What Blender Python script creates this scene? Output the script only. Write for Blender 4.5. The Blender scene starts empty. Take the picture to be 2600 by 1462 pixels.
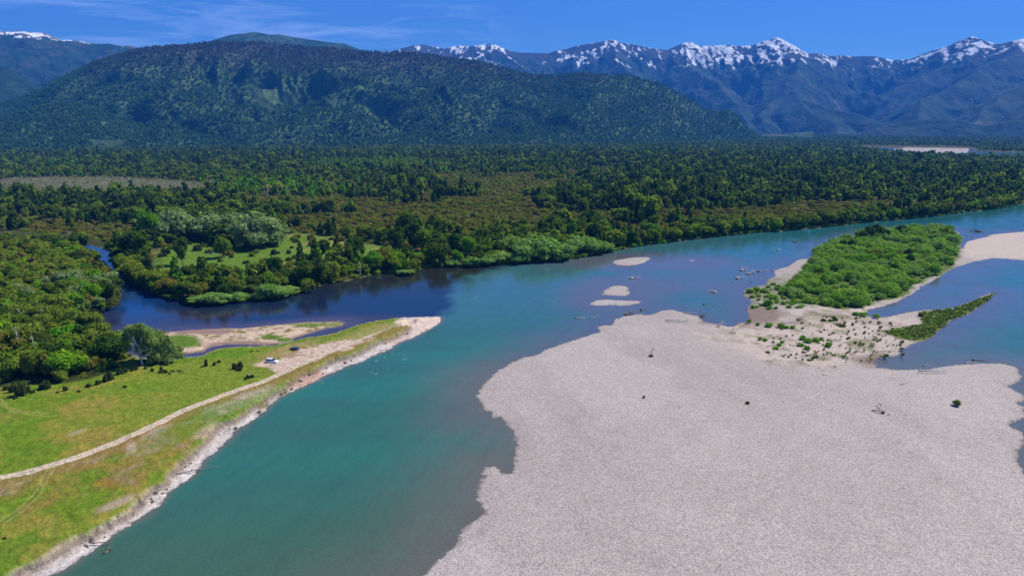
import bpy, math, random
import numpy as np
from mathutils import Vector, Matrix, Euler

R = math.radians
sc = bpy.context.scene
COL = sc.collection
random.seed(7)
rng = np.random.default_rng(11)

# ------------------------------------------------------------------ camera
CAM_H, PITCH, FPX = 92.0, R(13.2), 1757.0
cam_d = bpy.data.cameras.new("camera")
cam_d.sensor_width = 36.0
cam_d.lens = 36.0 * FPX / 2600.0
cam_d.clip_start = 1.0
cam_d.clip_end = 60000.0
cam = bpy.data.objects.new("camera", cam_d)
cam.location = (0, 0, CAM_H)
cam.rotation_euler = (R(90) - PITCH, 0, 0)
COL.objects.link(cam)
sc.camera = cam

# ------------------------------------------------------------------ light
SUN_EL, SUN_AZ = 50.0, 66.0          # azimuth to the right of the view direction (+Y)
sd_vec = Vector((math.sin(R(SUN_AZ)) * math.cos(R(SUN_EL)), math.cos(R(SUN_AZ)) * math.cos(R(SUN_EL)), math.sin(R(SUN_EL))))
sun_d = bpy.data.lights.new("sun", 'SUN')
sun_d.energy = 4.9
sun_d.angle = R(0.5)
sun_d.color = (1.0, 0.945, 0.83)
sun = bpy.data.objects.new("sun", sun_d)
sun.rotation_euler = sd_vec.to_track_quat('Z', 'Y').to_euler()
COL.objects.link(sun)

world = bpy.data.worlds.new("World")
sc.world = world
world.use_nodes = True
nt = world.node_tree
nt.nodes.clear()
w_out = nt.nodes.new('ShaderNodeOutputWorld')
w_bg = nt.nodes.new('ShaderNodeBackground')
w_sky = nt.nodes.new('ShaderNodeTexSky')
w_sky.sky_type = 'NISHITA'
w_sky.sun_disc = False
w_sky.sun_elevation = R(SUN_EL)
w_sky.sun_rotation = R(SUN_AZ)
w_sky.altitude = 100
w_sky.air_density = 1.0
w_sky.dust_density = 0.0
w_sky.ozone_density = 4.0
w_bg.inputs['Strength'].default_value = 0.082
# the deep polarised blue of this sky
w_tint = nt.nodes.new('ShaderNodeMix'); w_tint.data_type = 'RGBA'; w_tint.blend_type = 'MULTIPLY'
w_tint.inputs['Factor'].default_value = 1.0
w_tint.inputs['B'].default_value = (0.38, 0.72, 1.28, 1)
nt.links.new(w_sky.outputs[0], w_tint.inputs['A'])
# thin cirrus, laid out by direction
w_tc = nt.nodes.new('ShaderNodeTexCoord')
w_map = nt.nodes.new('ShaderNodeMapping'); w_map.inputs['Scale'].default_value = (8.0, 8.0, 62.0)
w_map.inputs['Rotation'].default_value = (0, R(6), 0)
w_n = nt.nodes.new('ShaderNodeTexNoise'); w_n.inputs['Scale'].default_value = 1.0; w_n.inputs['Detail'].default_value = 8; w_n.inputs['Roughness'].default_value = 0.62; w_n.inputs['Distortion'].default_value = 0.6
w_r = nt.nodes.new('ShaderNodeMapRange'); w_r.inputs['From Min'].default_value = 0.47; w_r.inputs['From Max'].default_value = 0.80
nt.links.new(w_tc.outputs['Generated'], w_map.inputs['Vector'])
nt.links.new(w_map.outputs[0], w_n.inputs['Vector'])
nt.links.new(w_n.outputs['Fac'], w_r.inputs['Value'])
w_sep = nt.nodes.new('ShaderNodeSeparateXYZ')
nt.links.new(w_tc.outputs['Generated'], w_sep.inputs[0])
def w_range(sock, a, b, lo, hi):
    n = nt.nodes.new('ShaderNodeMapRange'); n.interpolation_type = 'SMOOTHSTEP'
    n.inputs['From Min'].default_value = a; n.inputs['From Max'].default_value = b
    n.inputs['To Min'].default_value = lo; n.inputs['To Max'].default_value = hi
    nt.links.new(sock, n.inputs['Value']); return n.outputs[0]
def w_mul(a, b):
    n = nt.nodes.new('ShaderNodeMath'); n.operation = 'MULTIPLY'
    nt.links.new(a, n.inputs[0])
    if isinstance(b, float): n.inputs[1].default_value = b
    else: nt.links.new(b, n.inputs[1])
    return n.outputs[0]
m_ = w_mul(w_r.outputs[0], w_range(w_sep.outputs['X'], 0.04, -0.08, 0.0, 1.0))
m_ = w_mul(m_, w_range(w_sep.outputs['Z'], 0.168, 0.145, 0.0, 1.0))
m_ = w_mul(m_, 1.15)
w_mix = nt.nodes.new('ShaderNodeMix'); w_mix.data_type = 'RGBA'
nt.links.new(m_, w_mix.inputs['Factor'])
nt.links.new(w_tint.outputs['Result'], w_mix.inputs['A'])
w_mix.inputs['B'].default_value = (4.2, 6.2, 11.0, 1)
nt.links.new(w_mix.outputs['Result'], w_bg.inputs['Color'])
nt.links.new(w_bg.outputs[0], w_out.inputs['Surface'])

sc.view_settings.view_transform = 'Standard'
sc.view_settings.look = 'None'
sc.view_settings.exposure = 0.40
sc.view_settings.gamma = 1.0
sc.view_settings.use_curve_mapping = False
HAZE_D, HAZE_C = 6.2e-5, (.045, .29, 1.0, 1)
sc.cycles.max_bounces = 5
sc.cycles.diffuse_bounces = 2
sc.cycles.glossy_bounces = 2
sc.cycles.transmission_bounces = 3
sc.cycles.volume_bounces = 0
sc.cycles.transparent_max_bounces = 6
sc.cycles.use_denoising = True

# ------------------------------------------------------------------ pixel <-> ground helpers
COSP, SINP = math.cos(PITCH), math.sin(PITCH)
def ray(px, py):
    a = (np.asarray(px, float) - 1300.0) / FPX
    b = -(np.asarray(py, float) - 731.0) / FPX
    return a, COSP + b * SINP, -SINP + b * COSP          # x, y, z of the view ray
def ground(px, py, z=0.0):
    dx, dy, dz = ray(px, py)
    t = (z - CAM_H) / dz
    return dx * t, dy * t
def pix(x, y, z=0.0):
    x = np.asarray(x, float); y = np.asarray(y, float)
    dep = y * COSP - (z - CAM_H) * SINP
    up = y * SINP + (z - CAM_H) * COSP
    return 1300 + FPX * x / dep, 731 - FPX * up / dep
def DP(pts):      # outline points noted on the 2576 px wide view -> photograph pixels
    return [(x * 1.00932, y * 1.00932) for x, y in pts]
def gpoly(pts, z=0.0):
    a = np.array(pts, float)
    x, y = ground(a[:, 0], a[:, 1], z)
    return np.stack([x, y], 1)

# ------------------------------------------------------------------ numpy noise and polygons
def _h(ix, iy, seed):
    n = (ix.astype(np.int64) * 374761393 + iy.astype(np.int64) * 668265263 + seed * 1274126177) & 0xFFFFFFFF
    n = ((n ^ (n >> 13)) * 1274126177) & 0xFFFFFFFF
    return ((n ^ (n >> 16)) & 0xFFFFFF) / float(0xFFFFFF)
def vn(x, y, seed=0):
    fx = np.floor(x); fy = np.floor(y)
    tx = x - fx; ty = y - fy
    tx = tx * tx * (3 - 2 * tx); ty = ty * ty * (3 - 2 * ty)
    a = _h(fx, fy, seed); b = _h(fx + 1, fy, seed); c = _h(fx, fy + 1, seed); d = _h(fx + 1, fy + 1, seed)
    return (a + (b - a) * tx) * (1 - ty) + (c + (d - c) * tx) * ty
def fbm(x, y, o=4, seed=0, g=0.5):
    s = 0; a = 1.0; t = 0
    for k in range(o):
        c_, s_ = math.cos(k * 0.7), math.sin(k * 0.7)
        s = s + a * vn((x * c_ - y * s_) * 2 ** k + 17.3 * k, (x * s_ + y * c_) * 2 ** k - 9.1 * k, seed + k)
        t += a; a *= g
    return s / t
def ss(a, b, x):
    t = np.clip((x - a) / (b - a), 0, 1)
    return t * t * (3 - 2 * t)
def inside(poly, x, y):
    r = np.zeros(x.shape, bool)
    n = len(poly)
    for i in range(n):
        x1, y1 = poly[i]; x2, y2 = poly[(i + 1) % n]
        if y1 == y2: continue
        c = ((y1 > y) != (y2 > y)) & (x < (x2 - x1) * (y - y1) / (y2 - y1) + x1)
        r ^= c
    return r
def seg_dist(pl, x, y, closed=False):
    best = np.full(x.shape, 1e12); n = len(pl)
    for i in range(n if closed else n - 1):
        x1, y1 = pl[i]; x2, y2 = pl[(i + 1) % n]
        dx, dy = x2 - x1, y2 - y1
        L = dx * dx + dy * dy + 1e-9
        t = np.clip(((x - x1) * dx + (y - y1) * dy) / L, 0, 1)
        d = (x - x1 - t * dx) ** 2 + (y - y1 - t * dy) ** 2
        np.minimum(best, d, out=best)
    return np.sqrt(best)
def sdist(poly, x, y):
    d = seg_dist(poly, x, y, True)
    return np.where(inside(poly, x, y), d, -d)
def smooth_poly(pts, it=1):
    a = np.array(pts, float)
    for _ in range(it):
        b = np.roll(a, -1, 0)
        a = np.stack([a * .75 + b * .25, a * .25 + b * .75], 1).reshape(-1, 2)
    return a

# ------------------------------------------------------------------ outlines (photograph pixels)
LEFT_LAND = [(1117, 805), (1118, 817), (1102, 829), (1075, 844), (1048, 858), (1015, 869), (988, 890), (966, 896), (917, 918),
    (885, 928), (852, 945), (822, 956), (792, 972), (765, 984), (738, 996), (711, 1010), (686, 1026), (665, 1048), (640, 1066), (613, 1086),
    (597, 1094), (583, 1113), (559, 1134), (541, 1152), (511, 1171), (508, 1190), (472, 1218), (430, 1251), (408, 1279),
    (361, 1310), (314, 1343), (250, 1382), (194, 1423), (125, 1462), (20, 1530), (-200, 1640), (-900, 1640), (-1400, 900), (-1300, 640),
    (-600, 600), (-200, 590), (60, 596), (150, 606), (212, 622), (236, 640), (258, 660), (284, 682), (302, 706), (308, 735), (306, 764), (296, 778), (262, 786), (236, 795), (200, 803), (187, 809),
    (205, 820), (228, 842), (255, 858), (285, 868), (315, 888), (345, 903), (400, 915), (450, 912), (463, 908), (512, 904), (529, 893), (570, 882),
    (613, 880), (660, 878), (705, 875), (743, 866), (773, 858), (803, 854), (858, 844), (906, 825), (953, 814), (1002, 807), (1042, 805), (1108, 803)]
SPIT = [(380, 872), (400, 850), (420, 842), (450, 841), (477, 838), (520, 835), (572, 833), (613, 834), (651, 829), (722, 823), (776, 817), (858, 815), (879, 820),
    (868, 828), (830, 834), (803, 842), (775, 850), (743, 860), (738, 868), (694, 874), (640, 875), (572, 875), (531, 882), (515, 893), (466, 899), (450, 903), (400, 905), (372, 893)]
FAR_BANK = [(3400, 470), (2900, 490)] + DP([(2576, 512), (2490, 529), (2440, 532), (2330, 547), (2200, 558), (2100, 569), (2000, 579), (1900, 586),
    (1800, 596), (1700, 608), (1650, 614), (1600, 621), (1540, 632), (1500, 640), (1440, 652), (1380, 657), (1300, 660), (1250, 666), (1200, 672), (1130, 670),
    (1060, 676), (1040, 690), (1010, 690), (960, 687), (900, 700), (830, 714), (790, 722), (762, 724), (750, 737), (715, 750), (660, 754), (600, 759), (540, 766),
    (490, 765), (470, 756), (420, 750), (385, 737), (352, 718), (325, 700), (300, 688), (292, 665), (285, 640), (284, 626), (250, 622), (180, 606), (60, 592)]) + \
    [(-200, 585), (-600, 590), (-1300, 610), (-2500, 560), (-4500, 340), (6500, 340)]
GRAVEL = [(1070, 1462), (1100, 1437), (1139, 1400), (1166, 1365), (1189, 1330), (1224, 1303), (1209, 1257), (1220, 1222), (1228, 1208), (1222, 1202), (1236, 1187), (1259, 1183),
    (1271, 1199), (1298, 1199), (1302, 1171), (1311, 1133), (1302, 1094), (1290, 1076), (1267, 1059), (1250, 1060), (1243, 1046), (1228, 1040), (1209, 1005), (1228, 974), (1255, 947), (1294, 923), (1329, 906),
    (1364, 900), (1390, 886), (1450, 865), (1491, 852), (1523, 843), (1515, 829), (1530, 826), (1553, 825), (1559, 813), (1586, 801), (1624, 797), (1651, 799), (1681, 788), (1708, 786), (1735, 793),
    (1773, 802), (1787, 816), (1817, 822), (1845, 828), (1866, 829), (1874, 821), (1892, 818), (1905, 812), (1898, 799), (1896, 783), (1909, 767), (1900, 758), (1885, 750), (1888, 737), (1912, 728),
    (1939, 723), (1953, 711), (1950, 707), (1966, 703), (1966, 686), (1998, 677), (2025, 659), (2054, 656), (2071, 649), (2074, 639), (2092, 624), (2130, 614), (2190, 596), (2260, 586), (2340, 580),
    (2400, 580), (2435, 590), (2443, 606), (2438, 626), (2446, 632), (2450, 614), (2490, 604), (2520, 598), (2500, 597), (2549, 592), (2600, 588), (2750, 583), (2800, 600), (2700, 650), (2600, 661),
    (2549, 657), (2520, 656), (2476, 664), (2432, 677), (2403, 691), (2368, 715), (2342, 726), (2316, 747), (2278, 767), (2237, 780), (2205, 786), (2202, 800), (2217, 806), (2258, 803), (2287, 796),
    (2322, 790), (2351, 786), (2374, 787), (2418, 782), (2461, 767), (2490, 753), (2528, 741), (2514, 758), (2485, 779), (2456, 799), (2426, 808), (2403, 822), (2391, 834), (2374, 851), (2345, 866),
    (2316, 875), (2290, 886), (2284, 901), (2228, 910), (2220, 921), (2226, 932), (2272, 939), (2359, 937), (2389, 930), (2432, 926), (2490, 922), (2549, 923), (2578, 931), (2590, 942), (2594, 961),
    (2582, 972), (2562, 982), (2576, 990), (2600, 1001), (2603, 1018), (2580, 1023), (2601, 1034), (2606, 1060), (2585, 1066), (2560, 1077), (2580, 1088), (2604, 1100), (2606, 1128), (2585, 1140), (2588, 1165), (2586, 1182),
    (2606, 1204), (2640, 1300), (2700, 1480), (2760, 1640), (900, 1640), (980, 1540)]
ISLETS = [
    [(1552, 668), (1560, 661), (1572, 659), (1599, 654), (1646, 652), (1655, 657), (1645, 664), (1627, 670), (1605, 675), (1572, 674)],
    [(1521, 748), (1534, 744), (1528, 740), (1534, 737), (1553, 726), (1583, 725), (1597, 731), (1594, 740), (1605, 745), (1586, 752), (1545, 750)],
    [(1492, 774), (1515, 761), (1545, 760), (1586, 763), (1627, 764), (1629, 768), (1602, 774), (1580, 777), (1553, 774), (1531, 776)],
    [(1746, 661), (1754, 659), (1768, 661), (1756, 664)]]
FAR_RIVER = [(2150, 372), (2200, 371), (2300, 372), (2420, 373), (2470, 376), (2475, 383), (2560, 387), (2700, 388), (2700, 402), (2500, 400), (2420, 398), (2280, 390), (2200, 380)]
FAR_SAND = [(2260, 379), (2300, 375.5), (2380, 374.5), (2455, 376), (2462, 381), (2455, 389), (2380, 389), (2300, 384)]
MEADOW_TOP = [(1100, 806), (1060, 812), (1040, 815), (1010, 828), (1050, 822), (1045, 833), (1029, 841), (993, 857), (961, 868), (934, 884), (896, 901), (852, 914), (822, 926), (798, 941), (762, 953), (740, 968), (722, 986),
    (695, 998), (667, 1015), (640, 1034), (605, 1060), (572, 1073), (549, 1092), (524, 1121), (505, 1137), (472, 1167), (455, 1187), (432, 1200), (427, 1218), (397, 1231), (377, 1251), (369, 1267), (344, 1286),
    (308, 1309), (277, 1328), (233, 1356), (194, 1370), (164, 1392), (130, 1409), (92, 1434), (42, 1456), (-120, 1560), (-1000, 1640), (-1400, 900), (-1300, 660), (-200, 612), (100, 620), (200, 640), (222, 700), (240, 750), (220, 795), (180, 805),
    (200, 835), (260, 870), (340, 908), (450, 917), (512, 908), (570, 886), (700, 880), (760, 866), (860, 849), (910, 829), (960, 817), (1040, 808)]
ROAD = [(-300, 1262), (-100, 1236), (0, 1215), (55, 1204), (125, 1185), (194, 1163), (250, 1143), (305, 1121), (353, 1099), (408, 1073), (462, 1045), (516, 1024), (571, 1002), (625, 983), (672, 968), (700, 955), (740, 937), (790, 915), (840, 893), (900, 868), (950, 850), (1000, 828), (1030, 818)]
PARKING = [(667, 937), (637, 926), (675, 918), (703, 912), (711, 899), (749, 890), (784, 880), (830, 868), (885, 863), (912, 858), (940, 850), (945, 858), (940, 868), (912, 874), (890, 888), (830, 904), (803, 915), (749, 937), (711, 954), (695, 950)]
TIP = [(1004, 827), (1035, 812), (1045, 803), (1110, 800), (1125, 808), (1120, 830), (1060, 862), (1035, 845), (1045, 832), (1025, 830)]
FIELD = DP([(440, 704), (405, 690), (398, 650), (400, 636), (440, 618), (500, 606), (560, 640), (640, 622), (680, 600), (740, 588), (790, 592), (840, 600), (900, 612), (970, 622), (1030, 632), (1045, 648), (1000, 662), (920, 655), (860, 652), (800, 650),
    (762, 655), (735, 682), (700, 692), (640, 684), (600, 692), (520, 704)])
ISLAND_VEG = DP([(2056, 628), (2080, 610), (2150, 594), (2190, 578), (2330, 570), (2398, 576), (2416, 600), (2412, 636), (2392, 672), (2320, 704), (2262, 742), (2180, 768), (2120, 776), (2050, 766), (1985, 752), (1960, 735), (2000, 700), (2010, 690), (2030, 668), (2040, 650)])
GREEN_SPIT = [(2330, 793), (2374, 788), (2418, 783), (2461, 768), (2490, 754), (2528, 742), (2512, 757), (2482, 778), (2452, 797), (2424, 806), (2400, 820), (2386, 832), (2370, 848), (2340, 862), (2300, 860), (2262, 850), (2240, 842), (2300, 830), (2345, 822), (2340, 806)]
W_LEFT, W_SPIT, W_FAR, W_GRAVEL = [gpoly(p) for p in (LEFT_LAND, SPIT, FAR_BANK, GRAVEL)]
W_ISL = [gpoly(smooth_poly(p)) for p in ISLETS]
W_FRIV, W_FSAND = gpoly(FAR_RIVER), gpoly(FAR_SAND)
W_MEADOW, W_ROAD, W_PARK, W_TIP = gpoly(MEADOW_TOP, 2.2), gpoly(ROAD, 2.6), gpoly(PARKING, 2.6), gpoly(TIP, 1.0)
W_FIELD, W_IVEG, W_GSPIT = gpoly(FIELD, 1.6), gpoly(ISLAND_VEG, .7), gpoly(GREEN_SPIT, .5)

# ------------------------------------------------------------------ object helpers
def prop(o, label=None, cat=None, group=None, kind=None):
    if label: o['label'] = label
    if cat: o['category'] = cat
    if group: o['group'] = group
    if kind: o['kind'] = kind
    return o
def raw_mesh(name, V, F, mats=(), smooth=True, attrs=None):
    """V (n,3), F (m,3|4) numpy"""
    me = bpy.data.meshes.new(name)
    V = np.asarray(V, np.float32); F = np.asarray(F, np.int32)
    k = F.shape[1]
    me.vertices.add(len(V)); me.vertices.foreach_set('co', V.ravel())
    me.loops.add(F.size); me.loops.foreach_set('vertex_index', F.ravel())
    me.polygons.add(len(F)); me.polygons.foreach_set('loop_start', np.arange(len(F), dtype=np.int32) * k)
    me.update(calc_edges=True)
    me.polygons.foreach_set('use_smooth', np.full(len(F), bool(smooth)))
    for an, (typ, arr) in (attrs or {}).items():
        at = me.attributes.new(an, typ, 'POINT')
        arr = np.asarray(arr, np.float32)
        if typ == 'FLOAT_COLOR':
            if arr.shape[1] == 3: arr = np.concatenate([arr, np.ones((len(arr), 1), np.float32)], 1)
            at.data.foreach_set('color', arr.ravel())
        elif typ == 'FLOAT_VECTOR': at.data.foreach_set('vector', arr.ravel())
        else: at.data.foreach_set('value', arr.ravel())
    for m in mats: me.materials.append(m)
    me.validate()
    return me
def link(name, me, parent=None, loc=(0, 0, 0), rot=(0, 0, 0), scale=(1, 1, 1)):
    o = bpy.data.objects.new(name, me)
    o.location = loc; o.rotation_euler = rot; o.scale = scale
    COL.objects.link(o)
    if parent is not None: o.parent = parent
    return o
class MB:
    """collects pieces into one mesh"""
    def __init__(s): s.V = []; s.F = []; s.A = []; s.n = 0
    def add(s, V, F, a=None):
        V = np.asarray(V, float); F = np.asarray(F, int)
        if F.shape[1] == 3: F = np.concatenate([F, F[:, 2:3]], 1)
        s.V.append(V); s.F.append(F + s.n); s.n += len(V)
        s.A.append(np.full(len(V), 0.5) if a is None else np.asarray(a, float))
    def build(s, name, mats, smooth=True):
        V = np.concatenate(s.V); F = np.concatenate(s.F); A = np.concatenate(s.A)
        me = bpy.data.meshes.new(name)
        faces = [tuple(f) if f[2] != f[3] else tuple(f[:3]) for f in F.tolist()]
        me.from_pydata(V.tolist(), [], faces)
        me.polygons.foreach_set('use_smooth', np.full(len(me.polygons), bool(smooth)))
        at = me.attributes.new('v', 'FLOAT', 'POINT'); at.data.foreach_set('value', A.astype(np.float32))
        for m in mats: me.materials.append(m)
        me.update()
        return me
def tube(mb, pts, rad, n=6, a=None, rs=None):
    pts = [Vector(p) for p in pts]
    V = []; F = []
    for i, p in enumerate(pts):
        t = (pts[min(i + 1, len(pts) - 1)] - pts[max(i - 1, 0)])
        t = t.normalized() if t.length > 1e-6 else Vector((0, 0, 1))
        q = t.to_track_quat('Z', 'Y')
        for k in range(n):
            an = 2 * math.pi * k / n
            j = 1 if rs is None else rs.uniform(.85, 1.15)
            V.append(p + q @ Vector((math.cos(an) * rad[i] * j, math.sin(an) * rad[i] * j, 0)))
    for i in range(len(pts) - 1):
        for k in range(n):
            F.append((i * n + k, i * n + (k + 1) % n, (i + 1) * n + (k + 1) % n, (i + 1) * n + k))
    c0 = len(V); V.append(pts[0]); V.append(pts[-1])
    for k in range(n):
        F.append((c0, (k + 1) % n, k, k)); b = (len(pts) - 1) * n
        F.append((c0 + 1, b + k, b + (k + 1) % n, b + (k + 1) % n))
    mb.add([tuple(v) for v in V], F, a)
_ico = {}
def ico(sub):
    if sub in _ico: return _ico[sub]
    t = (1 + 5 ** .5) / 2
    V = [(-1, t, 0), (1, t, 0), (-1, -t, 0), (1, -t, 0), (0, -1, t), (0, 1, t), (0, -1, -t), (0, 1, -t), (t, 0, -1), (t, 0, 1), (-t, 0, -1), (-t, 0, 1)]
    F = [(0, 11, 5), (0, 5, 1), (0, 1, 7), (0, 7, 10), (0, 10, 11), (1, 5, 9), (5, 11, 4), (11, 10, 2), (10, 7, 6), (7, 1, 8), (3, 9, 4), (3, 4, 2), (3, 2, 6), (3, 6, 8), (3, 8, 9), (4, 9, 5), (2, 4, 11), (6, 2, 10), (8, 6, 7), (9, 8, 1)]
    V = [Vector(v).normalized() for v in V]
    for _ in range(sub):
        mid = {}; G = []
        def m(a, b):
            k = (min(a, b), max(a, b))
            if k not in mid: mid[k] = len(V); V.append(((V[a] + V[b]) / 2).normalized())
            return mid[k]
        for a, b, c in F:
            x, y, z = m(a, b), m(b, c), m(c, a)
            G += [(a, x, z), (b, y, x), (c, z, y), (x, y, z)]
        F = G
    _ico[sub] = (np.array([tuple(v) for v in V]), np.array(F))
    return _ico[sub]
def blob(mb, c, r, sub=1, jit=.15, seed=0, a=None, flat=None):
    V, F = ico(sub)
    g = np.random.default_rng(seed)
    j = 1 + g.uniform(-jit, jit, len(V))
    P = V * j[:, None] * np.array(r)[None] + np.array(c)[None]
    if flat is not None: P[:, 2] = np.maximum(P[:, 2], flat)
    mb.add(P, F, np.full(len(V), .5 if a is None else a))

# ------------------------------------------------------------------ materials
def new_mat(name):
    m = bpy.data.materials.new(name); m.use_nodes = True
    n = m.node_tree; n.nodes.clear()
    o = n.nodes.new('ShaderNodeOutputMaterial')
    return m, n, o
def N(n, t, **kw):
    x = n.nodes.new(t)
    for k, v in kw.items():
        if k in x.inputs: x.inputs[k].default_value = v
        else: setattr(x, k, v)
    return x
def mixc(n, blend, fac, a, b):
    x = n.nodes.new('ShaderNodeMix'); x.data_type = 'RGBA'; x.blend_type = blend
    for key, v in (('Factor', fac), ('A', a), ('B', b)):
        if isinstance(v, (int, float, tuple)): x.inputs[key].default_value = v
        else: n.links.new(v, x.inputs[key])
    return x.outputs['Result']
def mrange(n, s, a, b, c, d):
    x = n.nodes.new('ShaderNodeMapRange')
    x.inputs['From Min'].default_value = a; x.inputs['From Max'].default_value = b
    x.inputs['To Min'].default_value = c; x.inputs['To Max'].default_value = d
    n.links.new(s, x.inputs['Value']); return x.outputs[0]

def ground_mat(name, cell, cell_c, noise_c, bump, tintA=(.8, .82, 1, 1), tintB=(1.1, 1.02, .9, 1)):
    """attribute colour x pebble/grass grain"""
    m, n, o = new_mat(name)
    at = N(n, 'ShaderNodeAttribute', attribute_name='col')
    ge = N(n, 'ShaderNodeNewGeometry')
    vo = N(n, 'ShaderNodeTexVoronoi', Scale=1 / cell); n.links.new(ge.outputs['Position'], vo.inputs['Vector'])
    sx = N(n, 'ShaderNodeSeparateColor'); n.links.new(vo.outputs['Color'], sx.inputs[0])
    f1 = mrange(n, sx.outputs[0], 0, 1, 1 - cell_c, 1 + cell_c)
    no = N(n, 'ShaderNodeTexNoise', Scale=1 / (cell * 4), Detail=5, Roughness=.7); n.links.new(ge.outputs['Position'], no.inputs['Vector'])
    f2 = mrange(n, no.outputs['Fac'], .25, .75, 1 - noise_c, 1 + noise_c)
    mu = N(n, 'ShaderNodeMath', operation='MULTIPLY'); n.links.new(f1, mu.inputs[0]); n.links.new(f2, mu.inputs[1])
    c = mixc(n, 'MIX', sx.outputs[1], tintA, tintB)
    c = mixc(n, 'MULTIPLY', .6, at.outputs['Color'], c)
    if 'grass' in name or 'soil' in name:
        nl = N(n, 'ShaderNodeTexNoise', Scale=.45, Detail=6, Roughness=.72); n.links.new(ge.outputs['Position'], nl.inputs['Vector'])
        k_ = mrange(n, nl.outputs['Fac'], .36, .64, 0, 1)
        t_ = mixc(n, 'MIX', k_, (.86, .95, .90, 1), (1.15, 1.05, 1.08, 1)); c = mixc(n, 'MULTIPLY', 1., c, t_)
    vm = N(n, 'ShaderNodeVectorMath', operation='SCALE'); n.links.new(c, vm.inputs[0]); n.links.new(mu.outputs[0], vm.inputs['Scale'])
    b = N(n, 'ShaderNodeBsdfPrincipled', Roughness=.95); b.inputs['Specular IOR Level'].default_value = .1
    n.links.new(vm.outputs[0], b.inputs['Base Color'])
    bp = N(n, 'ShaderNodeBump', Strength=bump, Distance=cell * .6)
    n.links.new(vo.outputs['Distance'], bp.inputs['Height']); n.links.new(bp.outputs[0], b.inputs['Normal'])
    n.links.new(b.outputs[0], o.inputs['Surface'])
    return m
M_gravel = ground_mat('gravel', .27, .32, .12, .4)
M_grass = ground_mat('grass_ground', .7, .14, .26, .4, (.9, 1, .85, 1), (1.1, 1.02, .9, 1))
M_soil = ground_mat('soil', .6, .18, .2, .5)
M_rock = ground_mat('mountain_ground', 34., .24, .30, .35, (.85, 1, 1, 1), (1.1, 1., .9, 1))

def leaf_mat(name, cA, cB, cC=None, use_tint=False):
    m, n, o = new_mat(name)
    oi = N(n, 'ShaderNodeObjectInfo')
    at = N(n, 'ShaderNodeAttribute', attribute_name='v')
    c = mixc(n, 'MIX', oi.outputs['Random'], cA + (1,), cB + (1,))
    if cC is not None:
        ti = N(n, 'ShaderNodeAttribute', attribute_name='tint', attribute_type='INSTANCER')
        c = mixc(n, 'MIX', ti.outputs['Fac'], c, cC + (1,))
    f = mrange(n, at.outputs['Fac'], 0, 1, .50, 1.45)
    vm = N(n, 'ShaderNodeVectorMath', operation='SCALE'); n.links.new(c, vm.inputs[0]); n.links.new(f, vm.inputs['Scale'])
    d = N(n, 'ShaderNodeBsdfDiffuse', Roughness=.6); n.links.new(vm.outputs[0], d.inputs['Color'])
    t = N(n, 'ShaderNodeBsdfTranslucent')
    c2 = mixc(n, 'MULTIPLY', 1., vm.outputs[0], (1.15, 1.2, .5, 1)); n.links.new(c2, t.inputs['Color'])
    mx = N(n, 'ShaderNodeMixShader', Fac=.36); n.links.new(d.outputs[0], mx.inputs[1]); n.links.new(t.outputs[0], mx.inputs[2])
    n.links.new(mx.outputs[0], o.inputs['Surface'])
    return m
L_dark = leaf_mat('leaf_dark', (0.06, 0.13, 0.014), (0.125, 0.175, 0.022))
L_mid = leaf_mat('leaf_mid', (0.18, 0.27, 0.022), (0.27, 0.335, 0.036))
L_bright = leaf_mat('leaf_bright', (0.13, 0.33, 0.014), (0.24, 0.4, 0.02))
L_olive = leaf_mat('leaf_olive', (0.205, 0.245, 0.026), (0.27, 0.24, 0.038))
L_brown = leaf_mat('leaf_brown', (0.215, 0.165, 0.045), (0.185, 0.16, 0.04))
L_willow = leaf_mat('leaf_willow', (0.25, 0.43, 0.08), (0.3, 0.46, 0.11))
L_grey = leaf_mat('leaf_grey', (0.25, 0.34, 0.12), (0.3, 0.39, 0.15))
L_island = leaf_mat('leaf_island', (0.215, 0.42, 0.034), (0.3, 0.47, 0.065))
L_isle2 = leaf_mat('leaf_isle_pale', (.270, .440, .080), (.330, .480, .110))
L_tuft = leaf_mat('leaf_tuft', (0.13, 0.19, 0.04), (0.19, 0.27, 0.04))
L_bush = leaf_mat('leaf_bush', (0.05, 0.085, 0.024), (0.085, 0.115, 0.03))
L_hill = leaf_mat('leaf_hill', (0.05, 0.15, 0.045), (0.11, 0.215, 0.06), (0.13, 0.105, 0.085))

def plain(name, col, rough=.8, var=.25, scale=3., metallic=0.0, spec=.3):
    m, n, o = new_mat(name)
    tc = N(n, 'ShaderNodeTexCoord')
    no = N(n, 'ShaderNodeTexNoise', Scale=scale, Detail=5); n.links.new(tc.outputs['Object'], no.inputs['Vector'])
    f = mrange(n, no.outputs['Fac'], .25, .75, 1 - var, 1 + var)
    vm = N(n, 'ShaderNodeVectorMath', operation='SCALE'); vm.inputs[0].default_value = col; n.links.new(f, vm.inputs['Scale'])
    b = N(n, 'ShaderNodeBsdfPrincipled', Roughness=rough, Metallic=metallic); b.inputs['Specular IOR Level'].default_value = spec
    n.links.new(vm.outputs[0], b.inputs['Base Color'])
    n.links.new(b.outputs[0], o.inputs['Surface'])
    return m
M_bark = plain('bark', (.16, .12, .085), .9)
M_pale = plain('pale_bark', (.48, .42, .35), .9)
M_drift = plain('driftwood', (.52, .46, .42), .9, .35, 1.5)
M_driftd = plain('driftwood_dark', (.20, .155, .12), .9, .35, 1.5)
M_root = plain('root_soil', (.10, .085, .045), 1, .5, 2.)
M_stone = plain('stone', (.42, .38, .35), .9, .3, 1.)
M_clod = plain('turf_clod', (.13, .10, .06), 1, .5, 2.)

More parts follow.
